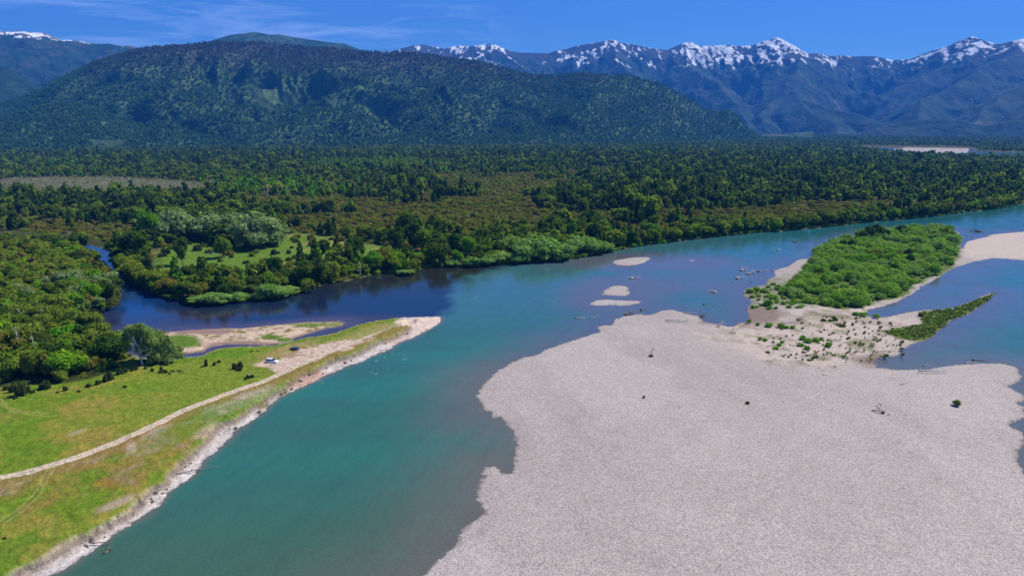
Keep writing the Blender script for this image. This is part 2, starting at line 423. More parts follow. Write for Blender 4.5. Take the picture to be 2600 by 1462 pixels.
# ------------------------------------------------------------------ valley floor: one polar sheet cut into its grounds
def land_fields(x, y, fine=True):
    """signed distances (m) to every shore, positive on land"""
    nz = (fbm(x / 9, y / 9, 4, 3) - .5) * 5.0 if fine else 0
    nf = (fbm(x / 1.7, y / 1.7, 4, 5, .65) - .5) * 2.6 if fine else 0
    d = {}
    d['left'] = sdist(W_LEFT, x, y) + nz * .35 + nf
    d['spit'] = sdist(W_SPIT, x, y) + nz * .3 + nf * .6
    d['far'] = sdist(W_FAR, x, y) + nz
    fr = sdist(W_FRIV, x, y)
    d['far'] = np.minimum(d['far'], -fr + nz * 3)
    d['gravel'] = sdist(W_GRAVEL, x, y) + nz * .2 + nf * 1.1
    isl = np.full(x.shape, -1e9)
    for w in W_ISL: isl = np.maximum(isl, sdist(w, x, y))
    isl = np.maximum(isl, sdist(W_FSAND, x, y))
    d['isl'] = isl + nf * 1.1 + nz * .25
    return d
AZ0, AZ1, NC = -50.0, 50.0, 1250
rad = [62.0]
while rad[-1] < 9500: rad.append(rad[-1] + min(max(rad[-1] ** 2 / 76000.0, .45), 60.0))
rad = np.array(rad)
az = np.radians(np.linspace(AZ0, AZ1, NC))
RR, AA = np.meshgrid(rad, az, indexing='ij')
GX = (RR * np.sin(AA)); GY = (RR * np.cos(AA))
x = GX.ravel(); y = GY.ravel()
near = (RR.ravel() < 3400)
fields = {k: np.full(x.shape, -50.0) for k in ('left', 'spit', 'far', 'gravel', 'isl')}
_f = land_fields(x[near], y[near])
for k in fields: fields[k][near] = _f[k]
fields['far'][~near] = 200.0
PX, PY = pix(x, y)
n1 = fbm(x / 30, y / 30, 5, 21)
n2 = fbm(x / 6, y / 6, 4, 22)
n3 = fbm(x / 1.6, y / 1.6, 3, 23)
nb = fbm(x / 110, y / 110, 4, 24)
sdM = np.full(x.shape, -50.0); sdM[near] = sdist(W_MEADOW, x[near], y[near]); sdM = sdM + (n3 - .5) * 2.2 + (n2 - .5) * 1.5
kind_keys = ['left', 'spit', 'far', 'gravel', 'isl']
stack = np.stack([fields[k] for k in kind_keys])
who = stack.argmax(0); best = stack.max(0)
z = np.clip(best * .18, -2.5, 0)
on = best > 0
zl = np.zeros(x.shape)
zl = np.where(who == 0, np.minimum(best * .12, .9) + (n3 - .5) * .5 * ss(0, 1.5, best) + 1.9 * ss(-.3, 2.2, sdM) + (n1 - .5) * .6 * ss(2, 10, sdM), zl)
zl = np.where(who == 1, np.minimum(best * .12, .8) + (n2 - .5) * .9 * ss(1, 6, best), zl)
zl = np.where(who == 2, 1.6 * ss(0, 5, best) + np.minimum(best * .05, .4) + (nb - .5) * 1.0 * ss(10, 60, best), zl)
zl = np.where(who == 3, np.minimum(best * .06, .35) + .7 * ss(4, 45, best) + (n1 - .5) * .5 * ss(2, 20, best) + (n3 - .5) * .12, zl)
zl = np.where(who == 4, np.minimum(best * .12, .45), zl)
z = np.where(on, np.maximum(zl, .01), z)
PX, PY = pix(x, y, np.maximum(z, 0))

# colours (linear base colours of the grounds)
def C(r, g, b): return np.array([r, g, b])[None]
def mixn(c, d, f):
    f = np.clip(f, 0, 1)[:, None]; return c * (1 - f) + d * f
def pblob(cx, cy, rx, ry, soft=.35, ang=0.0, noise=1.0):
    dx = PX - cx; dy = PY - cy
    if ang:
        c_, s_ = math.cos(ang), math.sin(ang); dx, dy = dx * c_ + dy * s_, -dx * s_ + dy * c_
    q = np.sqrt((dx / rx) ** 2 + (dy / ry) ** 2) + (n2 - .5) * noise
    return 1 - ss(1 - soft, 1 + soft, q)
band = fbm(x / 9 + y / 34, y / 70 - x / 160, 5, 27, .6)
gravel_c = C(.366, .324, .286) * (1 + (n1[:, None] - .5) * .16 + (n2[:, None] - .5) * .10 + (band[:, None] - .5) * .16)
gravel_c = mixn(gravel_c, C(.42, .375, .335), ss(.56, .66, fbm(x / 26 + 40, y / 60, 4, 28)) * .5)
meadow_c = mixn(C(.145, .190, .018) + np.zeros((len(x), 3)), C(.225, .180, .036), ss(.38, .64, n1 * .55 + nb * .45 + (n3 - .5) * .3))
meadow_c = mixn(meadow_c, C(.095, .175, .008), ss(.50, .66, fbm(x / 22 + 9, y / 22, 4, 31)) * .8)
meadow_c = meadow_c * (1 + (n3[:, None] - .5) * .35)
col = np.zeros((len(x), 3)) + C(.05, .06, .02)
# far bank: forest floor, scrubby ground and the clearing
floor_c = mixn(C(.050, .062, .014) + np.zeros((len(x), 3)), C(.085, .080, .024), ss(.35, .65, n1))
sdF = np.full(x.shape, -50.0); sdF[near] = sdist(W_FIELD, x[near], y[near]); sdF += (n2 - .5) * 12
field_c = mixn(C(.095, .170, .016) + np.zeros((len(x), 3)), C(.225, .190, .060), ss(.50, .70, n1 + (n3 - .5) * .2)) * (1 + (n3[:, None] - .5) * .35)
col = np.where((who == 2)[:, None], mixn(floor_c, field_c, ss(-6, 2, sdF)), col)
marsh = pblob(180, 470, 340, 30, .4, 0, .8)
col = np.where((who == 2)[:, None], mixn(col, mixn(C(.130, .115, .075) + np.zeros((len(x), 3)), C(.085, .095, .035), ss(.4, .6, n2)), marsh), col)
for cx, cy, rx, ry in ((280, 365, 26, 3.2), (372, 367, 24, 1.6), (1830, 366, 90, 3), (1500, 374, 130, 2.), (2040, 377, 60, 1.5), (2500, 392, 60, 1.5)):
    col = np.where((who == 2)[:, None], mixn(col, C(.20, .27, .07), pblob(cx, cy, rx, ry)), col)
# gravel bar with sandier, vegetated upper end
g = gravel_c
g = mixn(g, C(.50, .41, .33), pblob(2080, 850, 260, 75, .3) * .75)
flat = pblob(2110, 860, 230, 75, .3)
g = mixn(g, C(.25, .20, .15), flat * ss(.52, .64, fbm(x / 7, y / 7, 4, 29)) * .6)
g = mixn(g, C(.13, .15, .05), flat * ss(.60, .68, fbm(x / 5 + 30, y / 5, 4, 30)) * .6)
g = mixn(g, C(.50, .42, .34), pblob(2560, 620, 200, 40, .3) * .8)
g = mixn(g, C(.215, .165, .130), pblob(1930, 800, 60, 30, .5) + pblob(2235, 915, 60, 18, .5) + pblob(1810, 812, 34, 12, .5) + pblob(1860, 845, 8, 3))
g = mixn(g, C(.135, .150, .050), pblob(1990, 745, 110, 36, .5) * .75)
sdI = np.full(x.shape, -50.0); sdI[near] = sdist(W_IVEG, x[near], y[near])
sdG = np.full(x.shape, -50.0); sdG[near] = sdist(W_GSPIT, x[near], y[near])
g = mixn(g, C(.090, .130, .022), ss(-3, 1, sdI + (n2 - .5) * 8))
g = mixn(g, C(.115, .140, .028), ss(-2, 1, sdG + (n2 - .5) * 6))
wet = 1 - ss(.1, 1.2, best + (n2 - .5) * .8)
g = mixn(g, g * .62, wet)
col = np.where(((who == 3) | (who == 4))[:, None], g, col)
# left land: rocky beach, meadow, road
beach = C(.50, .45, .40) * (1 + (n2[:, None] - .5) * .5 + (n3[:, None] - .5) * .6)
beach = mixn(beach, C(.46, .31, .225), np.clip(pblob(780, 965, 70, 34, .4) + pblob(1010, 862, 60, 14, .5) * .5, 0, 1))
beach = mixn(beach, C(.12, .13, .03), pblob(690, 1000, 60, 24, .5, -.6) * ss(.5, .6, n3))
cliff = np.exp(-((sdM - .7) / 1.0) ** 2)
l = mixn(beach, C(.16, .115, .075), cliff * .8)
pcx0 = np.array([p[0] for p in ROAD]); pcy0 = np.array([p[1] for p in ROAD])
gentle = ss(-6, -16, PY - np.interp(PX, pcx0, pcy0)) * ss(1030, 1000, PX)
l = mixn(l, meadow_c, np.maximum(ss(.9, 2.1, sdM), gentle * ss(.2, .9, best)))
def patch(c, f):
    global l
    l = mixn(l, c, np.clip(f, 0, 1) * ss(.5, 2, sdM))
def road_side(a): return a
rd = np.full(x.shape, 999.0); m_ = near & (RR.ravel() < 600); rd[m_] = seg_dist(W_ROAD, x[m_], y[m_])
# river side of the road: browner and patchier
pcx = np.array([p[0] for p in ROAD]); pcy = np.array([p[1] for p in ROAD])
below = PY - np.interp(PX, pcx, pcy)
patch(C(.215, .150, .035), ss(2, 25, below) * ss(.42, .62, n1 * .6 + n2 * .4) * .8)
patch(C(.21, .14, .05), (1 - ss(3, 9, rd + (n2 - .5) * 6)) * ss(-2, 6, below) * .85)
patch(C(.27, .19, .12), ss(.60, .66, n2 * .5 + n1 * .5) * ss(3, 30, below) * .8)
patch(C(.40, .31, .25), pblob(590, 1030, 95, 16, .5, -.38))
patch(C(.35, .26, .20), pblob(398, 1095, 34, 10, .6, -.45) * .8 + pblob(334, 1138, 12, 14, .6) + pblob(525, 1095, 34, 14, .6, -.5) * .8)
patch(C(.32, .25, .18), pblob(295, 1278, 50, 10, .6, -.4) + pblob(150, 1395, 60, 14, .6, -.55))
patch(C(.26, .12, .02), pblob(270, 1215, 32, 22, .7) * .6); patch(C(.20, .14, .06), pblob(305, 1205, 40, 16, .6, -.3) * .7)
patch(C(.36, .28, .17), pblob(195, 1098, 26, 5, .6, -.35) * .8)
patch(C(.28, .21, .09), pblob(735, 885, 70, 12, .6, -.35) * .8)
patch(C(.34, .27, .14), pblob(930, 845, 110, 9, .8, -.3) * .45)
patch(C(.085, .165, .010), ss(.46, .60, fbm(x / 14, y / 14, 4, 333)) * ss(8, 40, below) * .75)
patch(C(.09, .18, .008), pblob(450, 1100, 120, 25, .6, -.55) * .5 + pblob(400, 1215, 35, 20, .6, -.6) * .8 + pblob(330, 985, 120, 14, .8, -.1) * .6 + pblob(560, 900, 90, 10, .5, -.1) * .9)
sdP = np.full(x.shape, -50.0); sdP[m_] = sdist(W_PARK, x[m_], y[m_]); sdP += (n2 - .5) * 7 + (n3 - .5) * 3
park_c = mixn(C(.50, .385, .295) + np.zeros((len(x), 3)), C(.27, .185, .09), ss(.5, .68, fbm(x / 4, y / 1.8, 4, 77)))
l = mixn(l, park_c, ss(-1, 1.5, sdP))
sdT = np.full(x.shape, -50.0); sdT[m_] = sdist(W_TIP, x[m_], y[m_])
l = mixn(l, C(.56, .45, .36) * (1 + (n3[:, None] - .5) * .6), ss(-1, 1, sdT + (n2 - .5) * 9))
onroad = 1 - ss(1.2, 1.75, rd + (n3 - .5) * .5 + ss(850, 1000, PX) * .9)
ruts = np.exp(-((rd - .0) / .45) ** 2)
road_c = mixn(C(.56, .46, .345) * (1 + (n2[:, None] - .5) * .2), C(.40, .31, .20), ruts * .8)
l = mixn(l, road_c, onroad * (1 - .5 * ss(900, 1000, PX)))
# faint wheel tracks curving off the road
for pts in ([(130, 1188), (108, 1212), (100, 1238), (80, 1262), (40, 1300), (0, 1325)], [(142, 1186), (122, 1215), (112, 1240), (92, 1268), (50, 1306), (5, 1335)], [(0, 1012), (20, 1035), (60, 1048), (130, 1052)], [(0, 1025), (30, 1046), (80, 1056), (140, 1060)]):
    td = np.full(x.shape, 99.0); td[m_] = seg_dist(gpoly(pts, 2.5), x[m_], y[m_])
    l = mixn(l, C(.27, .25, .075), (1 - ss(.15, .6, td)) * .6)
wet = 1 - ss(.0, .8, best)
l = mixn(l, l * .55, wet)
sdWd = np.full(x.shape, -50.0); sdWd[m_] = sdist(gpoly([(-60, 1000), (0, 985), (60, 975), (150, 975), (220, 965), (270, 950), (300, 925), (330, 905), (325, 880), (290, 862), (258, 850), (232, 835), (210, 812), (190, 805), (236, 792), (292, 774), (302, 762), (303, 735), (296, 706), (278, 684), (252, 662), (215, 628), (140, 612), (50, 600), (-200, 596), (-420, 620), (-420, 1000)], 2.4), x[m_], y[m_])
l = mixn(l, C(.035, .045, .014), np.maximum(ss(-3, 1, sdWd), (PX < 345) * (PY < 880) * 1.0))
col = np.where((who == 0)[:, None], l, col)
s_c = mixn(C(.52, .40, .28) + np.zeros((len(x), 3)), C(.17, .15, .045), ss(.50, .62, fbm(x / 3.2, y / 2.0, 4, 55) + ss(640, 850, PX) * .12 - ss(834, 870, PY) * .1))
s_c = mixn(s_c, C(.26, .18, .14), np.clip((1 - ss(.8, 2.6, best)) + pblob(520, 842, 90, 7, .4) + pblob(610, 873, 80, 7, .5), 0, 1))
s_c = mixn(s_c, C(.10, .17, .018), np.clip(pblob(460, 866, 52, 16, .3, 0, .5) + pblob(690, 856, 30, 6, .3) + pblob(725, 862, 18, 7, .3) + pblob(800, 824, 70, 5, .6) * .8, 0, 1))
col = np.where((who == 1)[:, None], s_c, col)
col = np.where((best < 0)[:, None], C(.16, .14, .11), col)
col = np.clip(col, .004, .9)

names = {0: 'meadow', 1: 'sand_spit', 2: 'valley_ground', 3: 'gravel_bar', 4: 'gravel_shoal', 5: 'dirt_road', 6: 'riverbank'}
reg = who.copy()
reg = np.where((who == 0) & (sdM < .9) & (gentle < .5), 6, reg)
reg = np.where((who == 0) & ((onroad > .5) | (sdP > .4)), 5, reg)
i0 = (np.arange(len(rad) - 1)[:, None] * NC + np.arange(NC - 1)[None]).ravel()
quads = np.stack([i0, i0 + 1, i0 + NC + 1, i0 + NC], 1)
keep = (z[quads].max(1) > -1.6)
quads = quads[keep]; qreg = reg[quads[:, 0]]
V = np.stack([x, y, z], 1)
# winding: make normals face up
def up_quads(V, Q):
    a = V[Q[0, 1]] - V[Q[0, 0]]; b = V[Q[0, 3]] - V[Q[0, 0]]
    return Q if a[0] * b[1] - a[1] * b[0] > 0 else Q[:, ::-1]
matof = {0: M_grass, 1: M_soil, 2: M_grass, 3: M_gravel, 4: M_gravel, 5: M_soil, 6: M_gravel}
for k, nm in names.items():
    q = quads[qreg == k]
    if not len(q): continue
    u, inv = np.unique(q, return_inverse=True)
    inv = inv.reshape(q.shape)
    VV = V[u]
    me = raw_mesh(nm, VV, up_quads(VV, inv), [matof[k]], True, {'col': ('FLOAT_COLOR', col[u])})
    prop(link(nm, me), kind='structure')

# ------------------------------------------------------------------ water: one sheet, body colour by silt and depth, tributary reflections painted in
wr = [60.0]
while wr[-1] < 3400: wr.append(wr[-1] + min(max(wr[-1] ** 2 / 40000.0, 1.0), 40.0))
wr = np.array(wr); WC = 700
waz = np.radians(np.linspace(AZ0, AZ1, WC))
WR, WA = np.meshgrid(wr, waz, indexing='ij')
wx = (WR * np.sin(WA)).ravel(); wy = (WR * np.cos(WA)).ravel()
wf = land_fields(wx, wy, False)
wpx, wpy = pix(wx, wy)
dg = -np.maximum(wf['gravel'], wf['isl'])          # distance off the gravel shores
dl = -wf['left']
m1 = fbm(wx / 25, wy / 25, 4, 61); m2 = fbm(wx / 60, wy / 18, 4, 62); m3 = fbm(wx / 5, wy / 5, 3, 63)
teal = C(.030, .112, .078) + np.zeros((len(wx), 3))
teal = mixn(teal, C(.024, .145, .098), ss(1450, 850, wpy) * ss(760, 960, wpy) * ss(.3, .7, m2))
teal = mixn(teal, C(.046, .100, .062), ss(1150, 1460, wpy) * .8)
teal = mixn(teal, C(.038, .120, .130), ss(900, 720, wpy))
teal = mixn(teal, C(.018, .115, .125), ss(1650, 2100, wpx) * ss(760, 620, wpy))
shallow = C(.112, .106, .088) + np.zeros((len(wx), 3))
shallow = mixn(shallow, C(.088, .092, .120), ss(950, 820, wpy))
wcol = mixn(teal, shallow, (1 - ss(0, 1, (np.clip(dg + (m1 - .5) * 12 + (m3 - .5) * 5, 0, 99) / 38) ** .75)) * .92)
streak = fbm(wx / 3.2 - wy / 9, wy / 34, 4, 66, .6)
wcol = wcol * (1 + (streak[:, None] - .5) * .16 + (m3[:, None] - .5) * .12)
# broad shoals around the islets
def wblob(cx, cy, rx, ry, soft=.6):
    return 1 - ss(1 - soft, 1 + soft, np.sqrt(((wpx - cx) / rx) ** 2 + ((wpy - cy) / ry) ** 2) + (m1 - .5) * .8)
wcol = mixn(wcol, C(.095, .098, .118), np.clip(wblob(1640, 668, 250, 20) + wblob(1560, 745, 130, 40) + wblob(1700, 720, 180, 30) * .6 + wblob(2480, 650, 140, 50) * .5, 0, .9))
wcol = mixn(wcol, C(.14, .11, .09), (1 - ss(0, 3.0, dl + (m3 - .5) * 3)) * .6)
# the clear dark tributary, up to the mixing line; reflections put into its colour
mix_line = np.interp(wpy, [680, 700, 740, 770, 800, 830], [1260, 1200, 1165, 1150, 1120, 1090]) + (m1 - .5) * 90 + (m3 - .5) * 30
trib = (1 - ss(-30, 25, wpx - mix_line)) * ss(1.0, -1.0, (wpy - np.interp(wpx, [0, 1000, 1117, 1300], [950, 860, 812, 780])) / 8)
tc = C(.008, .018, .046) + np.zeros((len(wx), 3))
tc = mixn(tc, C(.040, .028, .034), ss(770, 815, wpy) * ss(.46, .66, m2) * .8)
tc = mixn(tc, C(.004, .045, .170), np.exp(-(((wpx - 350) / 75) ** 2 + ((wpy - 775) / 45) ** 2)) * .8)  # blue sky reflection painted into the water colour
tc = mixn(tc, C(.018, .020, .016), ss(770, 700, wpy) * ss(380, 520, wpx))  # dark reflection of the far bank painted into the water colour
tc = mixn(tc, C(.075, .055, .070), (1 - ss(0, 14, -wf['spit'])) * .8)
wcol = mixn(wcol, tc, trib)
# white water in the riffle off the bank
foam = np.clip((wblob(965, 925, 60, 24) + wblob(840, 966, 26, 6) + wblob(1190, 752, 20, 5) + wblob(1165, 830, 30, 8) * .7) * ss(.70, .80, fbm(wx / 2.0, wy / .8, 3, 64)) * .30, 0, 1)
wcol = mixn(wcol, C(.75, .78, .78), foam)
i0 = (np.arange(len(wr) - 1)[:, None] * WC + np.arange(WC - 1)[None]).ravel()
q = np.stack([i0, i0 + 1, i0 + WC + 1, i0 + WC], 1)
WV = np.stack([wx, wy, np.zeros_like(wx)], 1)
m, n, o = new_mat('river_water')
at = N(n, 'ShaderNodeAttribute', attribute_name='col')
ge = N(n, 'ShaderNodeNewGeometry')
mp = N(n, 'ShaderNodeMapping'); mp.inputs['Rotation'].default_value = (0, 0, R(-40)); mp.inputs['Scale'].default_value = (1, .45, 1)
n.links.new(ge.outputs['Position'], mp.inputs['Vector'])
no = N(n, 'ShaderNodeTexNoise', Scale=.55, Detail=4, Roughness=.6, Distortion=.4); n.links.new(mp.outputs[0], no.inputs['Vector'])
no2 = N(n, 'ShaderNodeTexNoise', Scale=.06, Detail=3, Roughness=.6); n.links.new(mp.outputs[0], no2.inputs['Vector'])
gate = mrange(n, no2.outputs['Fac'], .38, .62, .25, 1.0)
hm = N(n, 'ShaderNodeMath', operation='MULTIPLY'); n.links.new(no.outputs['Fac'], hm.inputs[0]); n.links.new(gate, hm.inputs[1])
ca = N(n, 'ShaderNodeAttribute', attribute_name='calm'); hk = N(n, 'ShaderNodeMath', operation='MULTIPLY'); n.links.new(hm.outputs[0], hk.inputs[0]); n.links.new(mrange(n, ca.outputs['Fac'], 0, 1, 1.0, .30), hk.inputs[1])
bp = N(n, 'ShaderNodeBump', Strength=.5, Distance=.4); n.links.new(hk.outputs[0], bp.inputs['Height'])
n2_ = N(n, 'ShaderNodeTexNoise', Scale=1.6, Detail=4, Roughness=.7); n.links.new(ge.outputs['Position'], n2_.inputs['Vector'])
f = mrange(n, n2_.outputs['Fac'], .3, .7, .86, 1.14)
vm = N(n, 'ShaderNodeVectorMath', operation='SCALE'); n.links.new(at.outputs['Color'], vm.inputs[0]); n.links.new(f, vm.inputs['Scale'])
b = N(n, 'ShaderNodeBsdfPrincipled', Roughness=.12, IOR=1.33)
n.links.new(vm.outputs[0], b.inputs['Base Color']); n.links.new(bp.outputs[0], b.inputs['Normal'])
n.links.new(b.outputs[0], o.inputs['Surface'])
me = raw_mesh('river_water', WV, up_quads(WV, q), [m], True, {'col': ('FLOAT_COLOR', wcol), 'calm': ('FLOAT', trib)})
prop(link('river_water', me), kind='structure')

# ------------------------------------------------------------------ hills and mountains
def profile(ptsD):
    a = np.array(DP(ptsD)); dx, dy, dz = ray(a[:, 0], a[:, 1])
    azm = np.arctan2(dx, dy); te = dz / np.hypot(dx, dy)
    return azm, te
def az_of(xd):
    dx, dy, dz = ray(xd * 1.00932, 300.0); return math.atan2(dx, dy)
def az_list(xs): return np.array([az_of(v) for v in xs])
HILL_AZ, HILL_TE = profile([(-1500, 330), (-900, 300), (-500, 290), (-200, 280), (0, 262), (60, 245), (100, 230), (130, 210), (170, 190), (230, 160), (300, 138), (330, 128), (370, 121), (420, 118), (480, 114), (520, 110), (560, 107), (600, 110), (640, 108), (700, 112), (740, 117), (800, 121), (860, 124), (900, 129), (960, 132), (1000, 134),
    (1040, 133), (1070, 138), (1100, 142), (1150, 149), (1200, 156), (1250, 168), (1300, 181), (1340, 190), (1400, 190), (1440, 186), (1470, 184), (1520, 190), (1560, 188), (1600, 196), (1660, 212), (1700, 231), (1740, 254), (1780, 280), (1810, 283), (1835, 278), (1855, 292), (1880, 322), (1905, 346), (1925, 356), (2000, 362), (2600, 364)])
rb_az = az_list([-1500, 0, 600, 1200, 1500, 1700, 1905, 2000]); rb_v = np.array([3100, 3000, 3100, 3100, 3350, 3900, 4700, 5000.])
rc_v = np.array([5000, 4700, 4800, 4700, 4700, 4900, 5150, 5200.])
def hill_z(azm, r):
    te = np.interp(azm, HILL_AZ, HILL_TE); rb = np.interp(azm, rb_az, rb_v); rc = np.interp(azm, rb_az, rc_v); rb = rb + (fbm(azm * 9, azm * 0, 3, 75) - .5) * 500
    xx = r * np.sin(azm); yy = r * np.cos(azm)
    zc = CAM_H + rc * te
    t = (r - rb) / (rc - rb)
    S = np.where(t < 1, np.clip(t, 0, 1) * (1.3 - .3 * np.clip(t, 0, 1)), 1 - (t - 1) * .9)
    w = np.clip(4 * t * (1 - t), 0, 1)
    wq = fbm(xx / 700, yy / 700, 3, 70) * 2.2; gul = 1 - np.abs(2 * fbm(xx / 560 + wq, yy / 1000 + wq * .6, 5, 71, .55) - 1) * 2.2
    zz = zc * S - w * np.clip(zc, 0, 600) * .30 * gul - w * np.clip(zc, 0, 600) * .12 * np.abs(2 * fbm(azm * rb / 240 + wq, r / 500, 3, 76) - 1) + w * (fbm(xx / 230, yy / 230, 4, 72) - .5) * 110 * np.clip(zc / 150, 0, 1)
    zz = np.where(r < rb, -3, zz)
    return zz
# low lumpy foothill at the left
FOOT_AZ, FOOT_TE = profile([(-1200, 300), (-300, 302), (0, 300), (60, 284), (110, 270), (165, 266), (220, 274), (290, 296), (360, 312), (450, 326), (560, 345), (650, 362)])
def foot_z(azm, r):
    te = np.interp(azm, FOOT_AZ, FOOT_TE); rc, rb = 3900.0, 3050.0
    zc = CAM_H + rc * te
    t = (r - rb) / (rc - rb)
    S = np.where(t < 1, np.sin(np.clip(t, 0, 1) * math.pi / 2) ** 1.2, 1 - (t - 1) ** 2 * 3)
    xx = r * np.sin(azm); yy = r * np.cos(azm)
    return zc * S + np.clip(4 * t * (1 - t), 0, 1) * (fbm(xx / 160, yy / 160, 4, 73) - .5) * 60
def hills_z(azm, r):
    a = hill_z(azm, r)
    f_ = foot_z(azm, r); f_ = np.where(azm < az_of(660), f_, -5)
    return np.maximum(a, f_)
def polar_mesh(name, a0, a1, nc, r0, r1, nr, zfun, cfun, mat):
    a = np.linspace(a0, a1, nc); r = np.linspace(r0, r1, nr)
    Rr, Aa = np.meshgrid(r, a, indexing='ij'); rr = Rr.ravel(); aa = Aa.ravel()
    zz = zfun(aa, rr); xx = rr * np.sin(aa); yy = rr * np.cos(aa)
    Z2 = zz.reshape(nr, nc)
    gy, gx = np.gradient(Z2); gx = gx / (Rr * (a[1] - a[0])); gy = gy / (r[1] - r[0])
    slope = np.hypot(gx, gy).ravel()
    c = cfun(xx, yy, zz, slope, aa, rr, gx.ravel(), gy.ravel())
    i0 = (np.arange(nr - 1)[:, None] * nc + np.arange(nc - 1)[None]).ravel()
    q = np.stack([i0, i0 + 1, i0 + nc + 1, i0 + nc], 1)
    q = q[zz[q].max(1) > -2]
    VV = np.stack([xx, yy, np.maximum(zz, -4)], 1)
    me = raw_mesh(name, VV, up_quads(VV, q), [mat], True, {'col': ('FLOAT_COLOR', c)})
    return prop(link(name, me), kind='structure')
def hill_col(xx, yy, zz, sl, aa, rr, gx, gy):
    n = fbm(xx / 90, yy / 90, 4, 74)
    c = mixn(C(.030, .062, .022) + np.zeros((len(xx), 3)), C(.070, .118, .042), ss(.45, .65, n))
    return mixn(c, C(.050, .050, .040), ss(330, 560, zz))
A0, A1 = R(-50), R(50)
polar_mesh('forested_hill', A0, az_of(2050), 900, 2950, 5900, 170, hills_z, hill_col, M_rock)

# ridges of the high ranges: polylines of (x, y on the 2576 view, distance) ; flanks fall away from them
def rpt(xd, yd, r):
    dx, dy, dz = ray(xd * 1.00932, yd * 1.00932); h = math.hypot(dx, dy)
    return (dx / h * r, dy / h * r, CAM_H + dz / h * r)
def range_z(ridges, base=-40, warp=350., seed=80, depth=.35):
    def fz(aa, rr):
        xx = rr * np.sin(aa); yy = rr * np.cos(aa)
        zz = np.full(xx.shape, float(base))
        dmin = np.full(xx.shape, 1e9)
        gul = np.abs(2 * fbm(xx / 700, yy / 700, 5, seed, .55) - 1) * 2
        gul2 = np.abs(2 * fbm(xx / 230, yy / 230, 4, seed + 3, .55) - 1) * 2
        k_w = None; wa = fbm(xx / 900, yy / 900, 4, seed + 20); wb = fbm(xx / 900, yy / 900, 4, seed + 21)
        for pts, slope in ridges:
            p = [rpt(*q) for q in pts]
            for (x1, y1, z1), (x2, y2, z2) in zip(p[:-1], p[1:]):
                dx, dy = x2 - x1, y2 - y1; L = dx * dx + dy * dy
                if slope < .621 and len(pts) < 20 and k_w is None: k_w = 1; dm0 = dmin.copy(); xx = xx + (wa - .5) * 600 * ss(50, 800, dm0); yy = yy + (wb - .5) * 600 * ss(50, 800, dm0)
                t = np.clip(((xx - x1) * dx + (yy - y1) * dy) / L, 0, 1)
                d = np.hypot(xx - x1 - t * dx, yy - y1 - t * dy)
                h = z1 + (z2 - z1) * t
                v = h - d * slope * (1 + ss(0, 300, d) * ((gul - .7) * depth)) 
                zz = np.maximum(zz, v); np.minimum(dmin, d, out=dmin)
        k = ss(20, 500, dmin)
        zz = zz - k * np.clip(zz, 0, 700) * .10 * gul2 - ss(100, 900, dmin) * np.clip(zz, 0, 700) * .14 * np.abs(2 * fbm(xx / 1100 + 5, yy / 1100, 3, seed + 6) - 1)
        zz += (fbm(xx / 90, yy / 90, 3, seed + 9) - .5) * 26 * ss(0, 200, dmin)
        return zz
    return fz
CREST = [(900, 150, 10500), (960, 134, 10600), (985, 130, 10800), (1010, 122, 10900), (1035, 115, 10900), (1065, 112, 11000), (1090, 118, 11000), (1120, 122, 11000), (1150, 115, 11100), (1180, 117, 11000), (1205, 114, 11000), (1225, 110, 11100), (1245, 113, 11000), (1270, 124, 11000), (1300, 132, 11000), (1340, 133, 11100), (1380, 134, 11200),
    (1400, 127, 11200), (1425, 124, 11300), (1450, 116, 11300), (1480, 111, 11300), (1510, 106, 11300), (1530, 101, 11300), (1548, 102, 11300), (1560, 108, 11300), (1600, 114, 11300), (1640, 122, 11300), (1680, 126, 11400), (1700, 116, 11500), (1722, 107, 11500), (1740, 106, 11500), (1758, 116, 11500), (1790, 115, 11500), (1830, 113, 11500),
    (1850, 116, 11600), (1890, 116, 11600), (1915, 106, 11600), (1935, 101, 11600), (1952, 94, 11600), (1968, 99, 11600), (1990, 114, 11600), (2002, 130, 11500), (2030, 134, 11600), (2060, 135, 11900), (2090, 141, 12000), (2120, 140, 12000), (2150, 142, 12000), (2190, 141, 12000), (2215, 144, 12000), (2240, 151, 12000), (2262, 151, 12000), (2290, 149, 12000),
    (2320, 137, 11900), (2350, 126, 11900), (2380, 117, 11800), (2410, 104, 11800), (2444, 91, 11800), (2470, 99, 11700), (2495, 112, 11700), (2520, 110, 11600), (2550, 102, 11500), (2576, 97, 11500), (2640, 96, 11500), (2750, 110, 11500), (2900, 95, 11500), (3200, 120, 11500), (3600, 110, 11500)]
